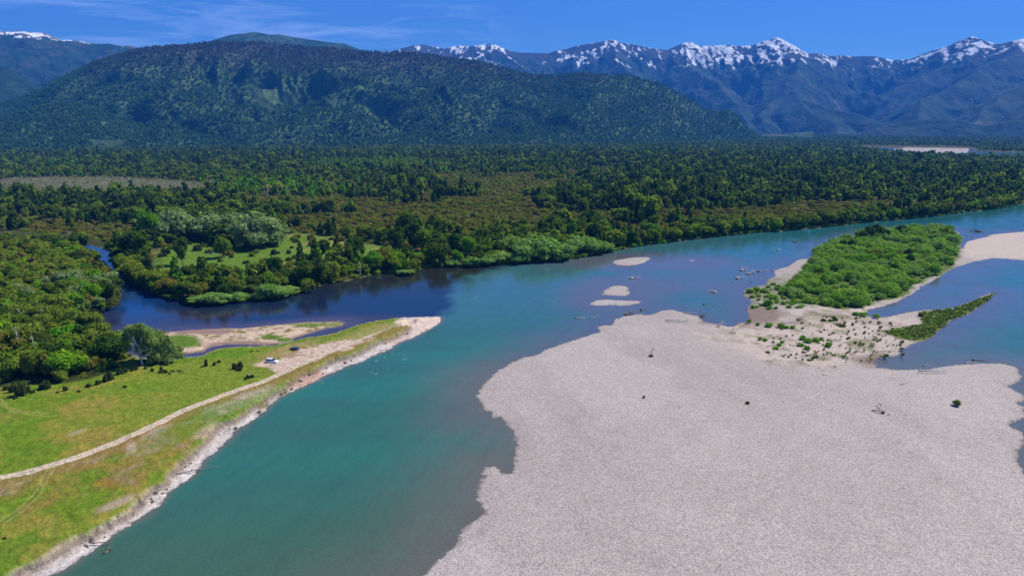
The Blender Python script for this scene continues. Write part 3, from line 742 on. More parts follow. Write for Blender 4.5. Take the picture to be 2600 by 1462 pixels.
RIDGES = [(CREST, .62),
    ([(2002, 128, 11500), (2010, 150, 10800), (2000, 185, 10100), (2010, 215, 9500), (2030, 250, 8800), (2060, 285, 8200), (2075, 318, 7700), (2085, 338, 7300)], .62),
    ([(2010, 215, 9500), (1970, 250, 9000), (1940, 290, 8500), (1925, 330, 8000)], .6),
    ([(2030, 250, 8800), (2110, 270, 8500), (2170, 305, 8100), (2200, 332, 7800)], .6),
    ([(1722, 107, 11500), (1740, 150, 10800), (1790, 190, 10100), (1830, 225, 9500), (1860, 265, 8900), (1885, 305, 8300), (1900, 335, 7800)], .62),
    ([(1530, 101, 11300), (1560, 150, 10500), (1620, 190, 9700), (1680, 225, 9000), (1740, 270, 8300), (1790, 320, 7600)], .6),
    ([(1225, 110, 11100), (1290, 150, 10300), (1340, 170, 9600), (1400, 200, 9000)], .55),
    ([(2576, 97, 11500), (2520, 135, 10800), (2470, 165, 10200), (2420, 195, 9600), (2360, 225, 9000), (2310, 262, 8400), (2270, 300, 7900), (2230, 335, 7400)], .62),
    ([(2750, 110, 11500), (2680, 150, 10200), (2600, 190, 9400), (2540, 225, 8700), (2480, 265, 8100), (2440, 310, 7500)], .6),
    ([(2444, 91, 11800), (2400, 150, 11200), (2340, 190, 10700), (2290, 235, 10200), (2240, 275, 9600)], .55),
    ([(3000, 120, 10500), (2850, 180, 9300), (2700, 230, 8200), (2600, 285, 7300)], .6),
    ([(2190, 338, 6900), (2230, 318, 6950), (2270, 305, 7000), (2330, 297, 7000), (2380, 300, 7000), (2430, 306, 6950), (2490, 316, 6900), (2530, 312, 6850), (2600, 300, 6800), (2750, 280, 6800)], .5)]
def range_col(xx, yy, zz, sl, aa, rr, gx, gy):
    n = fbm(xx / 150, yy / 150, 5, 90, .6); nn = fbm(xx / 420, yy / 420, 4, 91); nf_ = fbm(xx / 55, yy / 55, 4, 95, .6)
    c = mixn(C(.014, .044, .028) + np.zeros((len(xx), 3)), C(.042, .064, .040), ss(.42, .68, n))
    c = mixn(c, C(.050, .062, .050), ss(.55, .75, nn) * .5)
    rock = ss(900, 1150, zz + (n - .5) * 420)
    c = mixn(c, C(.060, .060, .070), rock * .8)
    scar = ss(.68, .74, fbm(xx / 60, yy / 200, 4, 96)) * ss(.5, 1.0, sl)
    c = mixn(c, C(.26, .21, .18), scar * .35)
    # snow lies above the snow line, on the gentler and shaded ground
    nz1 = fbm(xx / 48, yy / 120, 4, 97, .62); nz2 = fbm(xx / 260, yy / 260, 3, 98)
    s = (zz - 1150) / 420 + (nz1 - .5) * 4.4 + (nz2 - .5) * 2.6 + np.interp(aa, az_list([900, 1000, 1060, 1230, 1300, 1400, 1480, 1560, 1620, 1690, 1720, 1960, 2000, 2060, 2250, 2300, 2480, 2520, 2600, 3000]), [-.3, -.2, .0, -.2, -.5, -.3, -.05, -.05, -.5, -.2, .05, .12, .0, -.05, -.05, .26, .26, .0, .12, .12]) - .34 - gx * .5 - (sl - .6) * .3
    c = mixn(c, C(.86, .87, .90), ss(.0, .07, s) * ss(850, 960, zz + (n - .5) * 250))
    return c
polar_mesh('snowy_mountains', az_of(830), R(50), 1000, 6400, 12600, 230, range_z(RIDGES), range_col, M_rock)
# table mountain at the far left with old snow on its shoulder, and its wooded flank
LCREST = [(-1200, 120, 9000), (-700, 70, 9000), (-300, 90, 9000), (-60, 84, 9000), (0, 78, 9000), (20, 79, 9000), (60, 78, 9000), (70, 81, 9000), (105, 81, 9000), (118, 90, 9000), (130, 98, 9000), (170, 100, 9000), (210, 104, 9000), (245, 110, 9000), (270, 109, 9000), (300, 115, 9100), (330, 115, 9200), (345, 122, 9200), (380, 140, 9200), (440, 170, 9200)]
LR = [(LCREST, .45), ([(-300, 90, 9000), (-150, 150, 8000), (-40, 190, 7200), (40, 215, 6700)], .5), ([(130, 98, 9000), (110, 140, 8300), (130, 180, 7700), (140, 215, 7100)], .5),
      ([(-900, 120, 7000), (-300, 140, 6300), (-60, 160, 6000), (0, 172, 5900), (35, 190, 5850), (70, 210, 5800), (95, 232, 5700)], .55)]
def left_col(xx, yy, zz, sl, aa, rr, gx, gy):
    n = fbm(xx / 150, yy / 150, 5, 101, .6); nf_ = fbm(xx / 70, yy / 70, 4, 102, .6); nn = fbm(xx / 420, yy / 420, 4, 103)
    c = mixn(C(.016, .042, .026) + np.zeros((len(xx), 3)), C(.045, .058, .036), ss(.42, .68, n))
    c = mixn(c, C(.014, .036, .020) * (1 + (n[:, None] - .5)), ss(7900, 7200, rr))
    c = mixn(c, C(.20, .150, .120), ss(930, 1010, zz + (n - .5) * 90) * ss(7500, 8300, rr))
    s = (fbm(xx / 90, yy / 60, 4, 106, .6) - .5) * 3.2 + (nn - .5) * 1.2 - .12 - np.abs(zz - 1020) / 260 + .35 * ss(az_of(60), az_of(150), aa) * ss(az_of(300), az_of(230), aa)
    return mixn(c, C(.86, .87, .90), ss(.0, .08, s) * ss(925, 960, zz) * ss(7500, 8300, rr))
polar_mesh('table_mountain', R(-50), az_of(470), 420, 5200, 9900, 170, range_z(LR, seed=84, depth=.2), left_col, M_rock)
CC = [(380, 150, 7300), (440, 126, 7400), (480, 112, 7400), (510, 108, 7400), (540, 103, 7400), (560, 95, 7400), (575, 89, 7400), (600, 86, 7400), (640, 81, 7400), (660, 84, 7400), (680, 88, 7400), (700, 87, 7400), (740, 94, 7400), (780, 100, 7400), (820, 106, 7400), (850, 109, 7400), (868, 110, 7400), (880, 116, 7400), (895, 127, 7400), (960, 160, 7400)]
polar_mesh('green_summit', az_of(380), az_of(980), 380, 6300, 8200, 70, range_z([(CC, .4), ([(640, 81, 7400), (650, 120, 6900)], .4)], seed=88, depth=.2),
    lambda xx, yy, zz, sl, aa, rr, gx, gy: mixn(C(.016, .048, .028) + np.zeros((len(xx), 3)), C(.045, .080, .042), ss(.45, .65, fbm(xx / 120, yy / 120, 4, 110))), M_rock)

# ------------------------------------------------------------------ plants: templates
def leaves(mb, lobes, n, size, seed, droop=0.0, up=.15, inner=.72):
    g = np.random.default_rng(seed)
    L = np.array([l_[0] for l_ in lobes], float); Rd = np.array([l_[1] for l_ in lobes], float)
    w = (Rd.prod(1)) ** .66; w /= w.sum()
    k = g.choice(len(lobes), n, p=w)
    d = g.normal(size=(n, 3)); d[:, 2] += up; d /= np.linalg.norm(d, axis=1)[:, None]
    rr = g.uniform(inner, 1.1, n)[:, None]
    P = L[k] + d * Rd[k] * rr
    nrm = d * .8 + g.normal(size=(n, 3)) * .55; nrm /= np.linalg.norm(nrm, axis=1)[:, None]
    a = np.cross(nrm, g.normal(size=(n, 3))); a /= np.linalg.norm(a, axis=1)[:, None]
    if droop: a = a * (1 - droop) + np.array([0, 0, -1.])[None] * droop; a /= np.linalg.norm(a, axis=1)[:, None]
    b_ = np.cross(nrm, a); b_ /= np.linalg.norm(b_, axis=1)[:, None] + 1e-9
    s = g.uniform(.55, 1.3, n)[:, None] * size
    el = 1.0 + droop * 1.6
    c = [P - a * s * el - b_ * s * .5, P - a * s * .1 * el + b_ * s * .9, P + a * s * el, P + a * s * .15 - b_ * s]
    Vv = np.stack(c, 1).reshape(-1, 3)
    F = np.arange(n * 4).reshape(n, 4)
    clump = fbm(P[:, 0] / (Rd.mean() * .8) + seed, P[:, 1] / (Rd.mean() * .8) + P[:, 2], 2, seed)
    v = np.clip(.5 + (clump - .5) * 1.1 + g.normal(size=n) * .16, 0, 1)
    mb.add(Vv, F, np.repeat(v, 4))
def crown_mesh(name, lobes, n, size, seed, mat, core=.74, csub=1, **kw):
    mb = MB()
    for i, (c, r) in enumerate(lobes): blob(mb, c, [v * core for v in r], csub, .2, seed * 31 + i, .3)  # darker inner blobs, added to block light through the crown
    leaves(mb, lobes, n, size, seed, **kw)
    return mb.build(name, [mat], False)
def trunk_mesh(name, h, r, seed, mat, limbs=4, lean=.06, spread=.35):
    rs = random.Random(seed); mb = MB()
    lx, ly = rs.uniform(-lean, lean) * h, rs.uniform(-lean, lean) * h
    pts = [(lx * t * t, ly * t * t, h * t) for t in (0, .15, .4, .7, 1)]
    tube(mb, pts, [r * 1.35, r, r * .85, r * .6, r * .25], 7, rs=rs)
    for i in range(limbs):
        a = i * 2.4 + rs.uniform(-.4, .4); t0 = rs.uniform(.35, .75); L = h * spread * rs.uniform(.7, 1.2)
        b0 = (lx * t0 * t0, ly * t0 * t0, h * t0)
        tube(mb, [b0, (b0[0] + math.cos(a) * L * .5, b0[1] + math.sin(a) * L * .5, b0[2] + L * .35), (b0[0] + math.cos(a) * L, b0[1] + math.sin(a) * L, b0[2] + L * .8)], [r * .5, r * .3, r * .08], 5)
    return mb.build(name, [mat])
def lobes_broad(seed, H=1.0, W=.42, n=9, low=.28):
    g = random.Random(seed); out = [((0, 0, .62 * H), (W * .62, W * .62, .30 * H))]
    for i in range(n):
        a = i * 2.4 + g.uniform(-.5, .5); q = g.uniform(.25, .75); zz = g.uniform(low, .86)
        k = W * q * (1.15 - abs(zz - .55) * .9)
        s = g.uniform(.14, .23)
        out.append(((math.cos(a) * k, math.sin(a) * k, zz * H), (s * 1.1, s * 1.1, s * .85)))
    return out
def lobes_cone(seed, H=1.0, W=.24, n=7):
    g = random.Random(seed); out = []
    for i in range(n):
        t = (i + .5) / n; zz = .14 + .80 * t; rr = W * (1 - t) ** .8 + .03
        out.append(((g.uniform(-.03, .03), g.uniform(-.03, .03), zz * H), (rr, rr, .11)))
    return out
def lobes_shrub(seed, n=5):
    g = random.Random(seed); out = []
    for i in range(n):
        a = i * 2.4 + g.uniform(-.4, .4); q = g.uniform(.1, .36)
        s = g.uniform(.22, .36); out.append(((math.cos(a) * q, math.sin(a) * q, s * g.uniform(.75, 1.2)), (s, s, s * g.uniform(.8, 1.2))))
    return out
def lobes_willow(seed, W=.55, n=12):
    g = random.Random(seed); out = [((0, 0, .5), (W * .7, W * .7, .42))]
    for i in range(n):
        a = i * 2.4 + g.uniform(-.4, .4); q = g.uniform(.35, .8) * W; zz = g.uniform(.25, .82) * (1 - .25 * q / W)
        s = g.uniform(.15, .24); out.append(((math.cos(a) * q, math.sin(a) * q, zz), (s * 1.15, s * 1.15, s * .8)))
    return out
# all templates are 1 m tall; objects scale them
def tmpl(kind, seed, lod):
    nl = {'hi': 1500, 'mid': 420, 'lo': 90, 'vlo': 34}[lod]; sz = {'hi': .036, 'mid': .060, 'lo': .11, 'vlo': .17}[lod]
    cs = 1 if lod in ('hi', 'mid') else 0
    if kind == 'broad': L = lobes_broad(seed, n={'hi': 11, 'mid': 8, 'lo': 4, 'vlo': 2}[lod]); kw = {}
    elif kind == 'cone': L = lobes_cone(seed, n={'hi': 8, 'mid': 6, 'lo': 4, 'vlo': 3}[lod]); kw = {}
    elif kind == 'shrub': L = lobes_shrub(seed, {'hi': 7, 'mid': 5, 'lo': 3, 'vlo': 2}[lod]); kw = {}; nl = nl * 2 // 3
    elif kind == 'willow': L = lobes_willow(seed, n={'hi': 14, 'mid': 9, 'lo': 4, 'vlo': 2}[lod]); kw = dict(droop=.12)
    return L, nl, sz, cs, kw
_tc = {}
def crown_t(kind, seed, lod, mat):
    k = (kind, seed, lod, mat.name)
    if k not in _tc:
        L, nl, sz, cs, kw = tmpl(kind, seed, lod)
        _tc[k] = crown_mesh('crown', L, nl, sz, seed, mat, csub=cs, **kw)
    return _tc[k]
def trunk_t(seed, pale=False):
    k = ('trunk', seed, pale)
    if k not in _tc: _tc[k] = trunk_mesh('trunk', .78, .022, seed, M_pale if pale else M_bark)
    return _tc[k]

# ------------------------------------------------------------------ scattering points
def scatter(poly_px, spacing_fn, seed, maxr=3000, minr=150):
    """jittered cells in rings; returns x, y of ground points whose photo position is in the frame (with margin)"""
    g = np.random.default_rng(seed); X = []; Y = []
    r = minr
    while r < maxr:
        s = spacing_fn(r); nn = int(R(84) * r / s)
        a = (np.arange(nn) + g.uniform(0, 1, nn)) / nn * R(84) - R(42)
        rr = r + g.uniform(0, s, nn)
        X.append(rr * np.sin(a)); Y.append(rr * np.cos(a)); r += s * .95
    return np.concatenate(X), np.concatenate(Y)
def zone_blob(px, py, cx, cy, rx, ry): return np.exp(-(((px - cx) / rx) ** 2 + ((py - cy) / ry) ** 2) * 1.4)

trees = []      # x, y, z, height, width factor, species, zone
def put(xs, ys, zs, hs, ws, sp, zone):
    for a in zip(np.atleast_1d(xs), np.atleast_1d(ys), np.broadcast_to(zs, np.shape(np.atleast_1d(xs))), np.atleast_1d(hs), np.broadcast_to(ws, np.shape(np.atleast_1d(xs)))):
        trees.append(tuple(float(v) for v in a) + (sp, zone))

stuff_pts = {}  # species -> list of arrays
def stuff(sp, xs, ys, zs, hs, ws, tint=None):
    xs = np.atleast_1d(xs)
    t = np.zeros(len(xs)) if tint is None else tint
    stuff_pts.setdefault(sp, []).append(np.stack([xs, ys, np.broadcast_to(zs, xs.shape), hs, np.broadcast_to(ws, xs.shape), t], 1))

# --- the valley forest beyond the river
fx, fy = scatter(None, lambda r: 4.6 + r * .0042, 201, 9400, 380)
fpx, fpy = pix(fx, fy, 1.5)
ff = land_fields(fx, fy, False)
ok = (ff['far'] > 2.0) & (fpx > -250) & (fpx < 2850) & (fpy > 322)
hz_ = np.where((np.hypot(fx, fy) > 2950) & (np.arctan2(fx, fy) < az_of(2000)), hills_z(np.arctan2(fx, fy), np.hypot(fx, fy)), 0)
ok &= (hz_ < 8)
sdf = sdist(W_FIELD, fx, fy)
fx, fy, fpx, fpy, sdf, dsh = fx[ok], fy[ok], fpx[ok], fpy[ok], sdf[ok], ff['far'][ok]
fr = np.hypot(fx, fy)
g = np.random.default_rng(5)
D = 1.00932
nA = fbm(fx / 60, fy / 60, 4, 301); nB = fbm(fx / 22, fy / 22, 3, 302)
zb = lambda cx, cy, rx, ry: zone_blob(fpx / D, fpy / D, cx, cy, rx, ry)
scrub = .62 * zb(950, 560, 330, 55) + .9 * zb(1350, 560, 420, 40) + .9 * zb(1250, 470, 330, 45) + .9 * zb(1900, 545, 380, 22) + 1.0 * zb(2250, 520, 260, 16) + .8 * zb(600, 505, 380, 18) + .9 * zb(180, 580, 260, 34) + .6 * zb(800, 470, 160, 25) + .35 * zb(1500, 430, 300, 20)
tall = .9 * zb(1050, 490, 90, 24) + .9 * zb(1500, 505, 190, 30) + .9 * zb(1680, 500, 150, 34) + 1.2 * zb(250, 514, 330, 20) + .8 * zb(1960, 440, 500, 50) + .9 * zb(2400, 460, 320, 40) + .5 * zb(1250, 545, 40, 20) + .9 * zb(420, 400, 620, 22) + .7 * zb(1000, 575, 30, 22) + 1.2 * zb(1500, 400, 500, 18) + .9 * zb(2130, 480, 90, 25)
bright = 1.1 * zb(960, 415, 230, 16) + 1.2 * zb(760, 478, 170, 22) + .5 * zb(1290, 400, 200, 10) + .5 * zb(560, 470, 160, 26) + .5 * zb(120, 425, 200, 8)
marshf = 1.5 * zb(180, 468, 290, 26) + .9 * zb(470, 472, 150, 15) + .5 * zb(950, 428, 120, 6)
scrub += (nA - .5) * 1.5; tall += (nA - .5) * -1.2 + (nB - .5) * 1.4; bright += (nB - .5) * .8
score = np.stack([scrub, tall, bright, marshf, np.full(fx.shape, .42) + ss(900, 2200, fr) * .25])
cls = score.argmax(0)
gap = fbm(fx / 15 + 70, fy / 15, 3, 303); cls = np.where((gap < .36) & (cls != 3) & (fr < 1500), 0, cls)
h0 = np.clip(g.lognormal(0, .26, len(fx)), .5, 1.8)
inf = sdf > -5
u = g.uniform(size=len(fx))
near_sh = dsh < 10
def cut(mask, prob=1.0): return mask & (u < prob) & ~inf & ~near_sh
far_on = fr > 3000
m = cut((cls == 0)); h = 4.2 * h0[m] + (nB[m] - .4) * 3
k = g.uniform(size=m.sum())
for sp, lo, hi in (('olive', 0, .60), ('brown', .60, .76), ('midshrub', .76, 1.01)):
    q = (k >= lo) & (k < hi); stuff(sp, fx[m][q], fy[m][q], 1.2, np.clip(h[q], 2.5, 8), 1.35)
# extra scrub filling
m2_ = cut(cls == 0) & (fr < 1300)
stuff('olive', fx[m2_] + g.uniform(-3, 3, m2_.sum()), fy[m2_] + g.uniform(-3, 3, m2_.sum()), 1.0, g.uniform(2, 3.4, m2_.sum()), 1.5)
m = cut((cls == 1), .92); h = 13.5 * h0[m]
k = g.uniform(size=m.sum())
for sp, lo, hi in (('dark', 0, .42), ('darkcone', .42, .80), ('mid', .80, 1.01)):
    q = (k >= lo) & (k < hi); stuff(sp, fx[m][q], fy[m][q], 1.2, h[q], .78 if sp == 'dark' else .9)
m = cut((cls == 2), .9); h = 9.5 * h0[m]; k = g.uniform(size=m.sum())
for sp, lo, hi in (('brightcone', 0, .65), ('mid', .65, .9), ('dark', .9, 1.01)):
    q = (k >= lo) & (k < hi); stuff(sp, fx[m][q], fy[m][q], 1.2, h[q], 1.15)
m = cut((cls == 3), .8); stuff('marshshrub', fx[m], fy[m], 1.0, g.uniform(1.2, 3.4, m.sum()), 1.5)
dead_x, dead_y = fx[cut((cls == 3) & (g.uniform(size=len(fx)) < .5))], fy[cut((cls == 3) & (g.uniform(size=len(fx)) < .5))][:0]
dm = cut(cls == 3) & (g.uniform(size=len(fx)) < .34); dead_x, dead_y = fx[dm], fy[dm]
m = cut((cls == 4), .93); h = (9.5 * h0[m]); k = g.uniform(size=m.sum())
for sp, lo, hi in (('dark', 0, .28), ('mid', .28, .52), ('darkcone', .52, .74), ('olive', .74, .90), ('brightcone', .90, 1.01)):
    q = (k >= lo) & (k < hi); hh = h[q] * (.6 if sp == 'olive' else 1); stuff(sp, fx[m][q], fy[m][q], 1.2, hh, 1.05)

# --- trees kept as individuals -------------------------------------------------
gi = random.Random(99)
def zl_at(xs, ys):   # ground height of the wooded land near the shore
    return 1.3
# shoreline gallery on the far bank
shore = np.array([p for p in FAR_BANK if 740 < p[0] < 2700 and p[1] > 400]); sg = gpoly(shore)
seg = np.hypot(*(sg[1:] - sg[:-1]).T); cum = np.concatenate([[0], np.cumsum(seg)])
nrm_in = np.array([0, 1.0])
def along(s, off):
    i = min(max(np.searchsorted(cum, s) - 1, 0), len(seg) - 1); t = (s - cum[i]) / seg[i]
    p = sg[i] * (1 - t) + sg[i + 1] * t; d = (sg[i + 1] - sg[i]) / seg[i]; nn = np.array([-d[1], d[0]])
    if nn[1] < 0: nn = -nn
    return p + nn * off
sh_all = []
s = 0.0
while s < cum[-1]:
    for off in (3.2, 8.0):
        p = along(min(s + gi.uniform(-1.5, 1.5) + (3 if off > 5 else 0), cum[-1]), off + gi.uniform(-1, 1.5))
        sh_all.append(p)
    s += gi.uniform(4.6, 7.5)
for p in sh_all:
    px_, py_ = pix(p[0], p[1], 0)
    if px_ / D < 1560 and px_ / D > 1250: continue           # willows stand here
    if not (-50 < px_ < 2650): continue
    h = gi.uniform(6.5, 12.5) if px_ / D > 1500 else gi.uniform(3.5, 7.5 if px_ < 1080 else 10)
    sp = gi.choices(['mid', 'dark', 'bright', 'olive'], [.5, .28, .14, .08])[0]
    put(p[0], p[1], 1.0, h, gi.uniform(.95, 1.3), sp, 'on the far bank' if px_ / D > 1500 else 'by the river junction')
# the peninsula and its clearing (photo pixel of the foot, height in photo pixels, species)
def treepx(px, py, hpx, w, sp, zone, z=1.5):
    gx_, gy_ = ground(px, py, z); dist = math.hypot(math.hypot(gx_, gy_), CAM_H)
    put(gx_, gy_, z, hpx * dist / FPX / COSP * .98, w, sp, zone)
for xd, yd, hp, w, sp in [(445, 605, 78, 1.15, 'grey'), (408, 600, 55, 1.0, 'grey'), (530, 604, 72, 1.15, 'grey'), (586, 605, 74, 1.0, 'grey'), (645, 625, 92, 1.2, 'grey'), (682, 618, 70, 1.0, 'grey'), (372, 612, 74, .8, 'bright'),
        (565, 650, 55, .75, 'mid'), (460, 668, 66, .6, 'dark'), (335, 668, 80, 1.0, 'dark'), (300, 655, 60, .9, 'mid')]:
    treepx(xd * D, yd * D, hp * D, w, sp, 'by the peninsula clearing')
for i in range(74):     # ring of trees round the clearing's river side
    t = i / 73.
    xd = np.interp(t, [0, .12, .3, .5, .68, .85, 1], [298, 330, 400, 500, 640, 740, 1050]); yd = np.interp(t, [0, .12, .3, .5, .68, .85, 1], [664, 700, 735, 757, 742, 715, 668])
    xd += gi.uniform(-8, 8); yd += gi.uniform(-9, -1)
    treepx(xd * D, yd * D, gi.uniform(18, 40) * D * (1.15 if t > .8 else 1), gi.uniform(.95, 1.4), gi.choices(['mid', 'dark', 'olive', 'bright'], [.5, .25, .17, .08])[0], 'fringing the peninsula')
for xd, yd, hp, w, sp in [(770, 715, 62, 1.0, 'dark'), (800, 712, 60, .9, 'dark'), (835, 704, 50, .9, 'mid'), (1180, 655, 62, .8, 'bright'), (1105, 664, 56, 1.2, 'dark'), (940, 680, 52, 1.0, 'bright'), (1000, 632, 60, .9, 'dark'), (1020, 600, 70, .8, 'dark'), (970, 655, 35, 1.1, 'mid'), (1640, 600, 40, .9, 'bright')]:
    treepx(xd * D, yd * D, hp * D, w, sp, 'behind the river junction')
# willows on the far bank
for xd, yd, hp, w in [(1290, 640, 52, 1.5), (1325, 652, 60, 1.5), (1365, 650, 62, 1.5), (1400, 640, 54, 1.5), (1440, 640, 54, 1.4), (1475, 636, 46, 1.5), (1420, 652, 44, 1.5), (1345, 632, 52, 1.5), (1505, 636, 34, 1.6), (1380, 628, 46, 1.5),
        (1225, 664, 30, 1.8), (1195, 668, 26, 1.8), (1255, 660, 34, 1.6), (1300, 662, 24, 1.7), (1530, 632, 22, 1.8), (1140, 668, 20, 2.0), (1020, 690, 14, 2.6)]:
    treepx(xd * D, yd * D, hp * D, w, 'willow', 'on the far shore', .6)
for xd, yd, hp, w in [(500, 762, 22, 2.0), (530, 764, 30, 1.6), (560, 762, 26, 1.8), (600, 757, 24, 1.6), (675, 750, 40, 1.3), (700, 748, 34, 1.5), (655, 752, 22, 1.8), (730, 738, 22, 1.8), (715, 745, 24, 1.6)]:
    treepx(xd * D, yd * D, hp * D, w, 'willow', 'over the dark side river', .5)
# the wood on the left bank: behind the meadow edge
WOOD = [(-60, 1000), (0, 985), (60, 975), (150, 975), (220, 965), (270, 950), (300, 925), (330, 905), (325, 880), (290, 862), (258, 850), (232, 835), (210, 812), (190, 805), (236, 792), (292, 774), (302, 762), (303, 735), (296, 706), (278, 684), (252, 662), (215, 628), (140, 612), (50, 600), (-200, 596), (-420, 620), (-420, 1000)]
W_WOOD = gpoly(WOOD, 2.4)
wx0, wy0 = scatter(None, lambda r: 6.2, 401, 640, 225)
wp_, wq_ = pix(wx0, wy0, 2)
sdw = sdist(W_WOOD, wx0, wy0)
ok = (sdw > .6) & (wp_ > -150)
wn = fbm(wx0 / 30, wy0 / 30, 3, 410)
gw = np.random.default_rng(41)
for X_, Y_, P_, Q_, S_, n_ in zip(wx0[ok], wy0[ok], wp_[ok], wq_[ok], sdw[ok], wn[ok]):
    edge = S_ < 4
    h = gw.uniform(3.2, 6) if edge else gw.choice([6.5, 8, 9.5, 11, 12.5]) * gw.uniform(.9, 1.1)
    yD = Q_ / D
    ws_ = [.42, .18, .18, .22] if yD > 830 else ([.35, .12, .08, .45] if yD > 640 else [.3, .35, .05, .3])
    if 730 < yD < 810 and n_ > .5: ws_ = [.3, .1, .1, .2, .5]
    sp = random.Random(int(P_ * 7 + Q_)).choices(['mid', 'dark', 'bright', 'olive', 'greyw'][:len(ws_)], ws_)[0]
    put(X_, Y_, 1.9, h * (.8 if sp == 'olive' else 1), gw.uniform(.9, 1.25), sp, 'in the left bank wood')

ZONE_GROUP = {}
SPEC = {   # species -> template kind, leaf material, colour word, object name
    'mid': ('broad', L_mid, 'mid green leafy tree', 'broadleaf_tree'), 'dark': ('broad', L_dark, 'dark green leafy tree', 'broadleaf_tree'), 'bright': ('broad', L_bright, 'bright green leafy tree', 'broadleaf_tree'),
    'olive': ('broad', L_olive, 'olive green leafy tree', 'broadleaf_tree'), 'greyw': ('broad', L_grey, 'pale grey-green tree', 'broadleaf_tree'),
    'grey': ('willow', L_grey, 'broad grey-green willow', 'willow_tree'), 'willow': ('willow', L_willow, 'soft light green willow', 'willow_tree')}
ORD = ['first', 'second', 'third', 'fourth', 'fifth', 'sixth', 'seventh', 'eighth', 'ninth', 'tenth', 'eleventh', 'twelfth', 'thirteenth', 'fourteenth', 'fifteenth', 'sixteenth', 'seventeenth', 'eighteenth', 'nineteenth', 'twentieth']
def ordn(i):
    if i < 20: return ORD[i]
    t, u_ = divmod(i + 1, 10)
    T = ['', '', 'twent', 'thirt', 'fort', 'fift', 'sixt', 'sevent', 'eight', 'ninet']
    return (T[t] + 'ieth') if u_ == 0 else T[t] + 'y-' + ORD[u_ - 1]
def in_frame(px, py, m=0): return (-m < px < 2600 + m) and (-m < py < 1462 + m)
# rank by size in the photo; the 300 largest trees are objects of their own, the rest join the forest
rank = []
for i, t in enumerate(trees):
    p_, q_ = pix(t[0], t[1], t[2] + t[3] * .6); size = t[3] * t[4] / math.hypot(t[0], t[1])
    rank.append((-(size if in_frame(p_, q_, -4) else 0) - (9 if t[5] in ('grey', 'willow') and in_frame(p_, q_, -4) else 0), i))
rank.sort()
indiv = [i for s_, i in rank[:296] if s_ < 0]; rest = [i for s_, i in rank if i not in set(indiv)]
for i in rest:
    t = trees[i]; sp = {'greyw': 'greyb', 'grey': 'greyb', 'willow': 'greyb', 'olive': 'olivetree', 'bright': 'brightbroad'}.get(t[5], t[5])
    stuff(sp, np.array([t[0]]), np.array([t[1]]), t[2] - .2, np.array([t[3]]), t[4])
def label_rows(items, zone_of, colour_of, rows_by, what_row='row'):
    """items: indices; gives each an ordinal place inside its zone"""
    out = {}
    zones = {}
    for i in items: zones.setdefault(zone_of(i), []).append(i)
    for zn, L in zones.items():
        L.sort(key=lambda i: rows_by(i)[1])           # nearest first
        per = max(1, min(24, int(math.ceil(len(L) / 14.0)) and int(math.ceil(math.sqrt(len(L) * 1.6)))))
        nrow = int(math.ceil(len(L) / per))
        for r_ in range(nrow):
            row = sorted(L[r_ * per:(r_ + 1) * per], key=lambda i: rows_by(i)[0])
            for c_, i in enumerate(row):
                if nrow == 1: out[i] = f"{colour_of(i)} {zn}, {ordn(c_)} from the left"
                else: out[i] = f"{colour_of(i)} {zn}, {ordn(r_)} row back, {ordn(c_)} from left"
    return out
tl = label_rows(indiv, lambda i: trees[i][6], lambda i: SPEC[trees[i][5]][2], lambda i: (pix(trees[i][0], trees[i][1])[0], math.hypot(trees[i][0], trees[i][1])))
GR = {'in the left bank wood': 'trees in the left bank wood', 'fringing the peninsula': 'trees fringing the peninsula'}
for i in indiv:
    t = trees[i]; kind, mat, word, nm = SPEC[t[5]]
    seed = 1 + (i * 7) % 5
    e = bpy.data.objects.new(nm, None); COL.objects.link(e)
    e.empty_display_size = .5
    e.location = (t[0], t[1], t[2] - .25); e.rotation_euler = (0, 0, (i * 2.399) % 6.283); e.scale = (t[3] * t[4], t[3] * t[4], t[3])
    prop(e, tl[i], 'tree' if nm != 'willow_tree' else 'willow', 'trees ' + t[6] if nm != 'willow_tree' else 'willows ' + t[6])
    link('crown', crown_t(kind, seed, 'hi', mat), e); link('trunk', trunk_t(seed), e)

# --- hillside forest
def gx_hills():
    g = np.random.default_rng(77); X = []; Y = []
    r = 2960.0
    while r < 5250:
        s = 13.0; nn = int(R(80) * r / s); a = (np.arange(nn) + g.uniform(0, 1, nn)) / nn * R(80) - R(40); rr = r + g.uniform(0, 14, nn)
        X.append(a); Y.append(rr); r += 14
    a = np.concatenate(X); r = np.concatenate(Y)
    zz = hills_z(a, r); ok = (zz > 4) & (a < az_of(1960))
    a, r, zz = a[ok], r[ok], zz[ok]
    xx, yy = r * np.sin(a), r * np.cos(a); p_, q_ = pix(xx, yy, zz); p_ /= D; q_ /= D
    nn = fbm(xx / 130, yy / 130, 4, 500); u = g.uniform(size=len(a))
    bare = zone_blob(p_, q_, 680, 245, 90, 45) + zone_blob(p_, q_, 640, 190, 60, 30) * .6
    ok = (q_ > 60) & (u > .15 + .75 * ((bare + (nn - .5) * .9) > .55))
    ok &= ~((p_ > 235) & (p_ < 310) & (q_ > 352))
    xx, yy, zz, q_, nn, u, bare = [v[ok] for v in (xx, yy, zz, q_, nn, u, bare)]
    tint = np.clip(ss(300, 520, zz + (nn - .5) * 260) * .75 + (nn - .5) * .2, 0, 1)
    h = g.uniform(9, 19, len(xx)); k = g.uniform(size=len(xx))
    a_ = k < .5 + (nn - .5)
    stuff('hilla', xx[a_], yy[a_], zz[a_] - 2, h[a_], 1.05, tint[a_]); stuff('hillb', xx[~a_], yy[~a_], zz[~a_] - 2, h[~a_] * .9, 1.1, tint[~a_])
gx_hills()

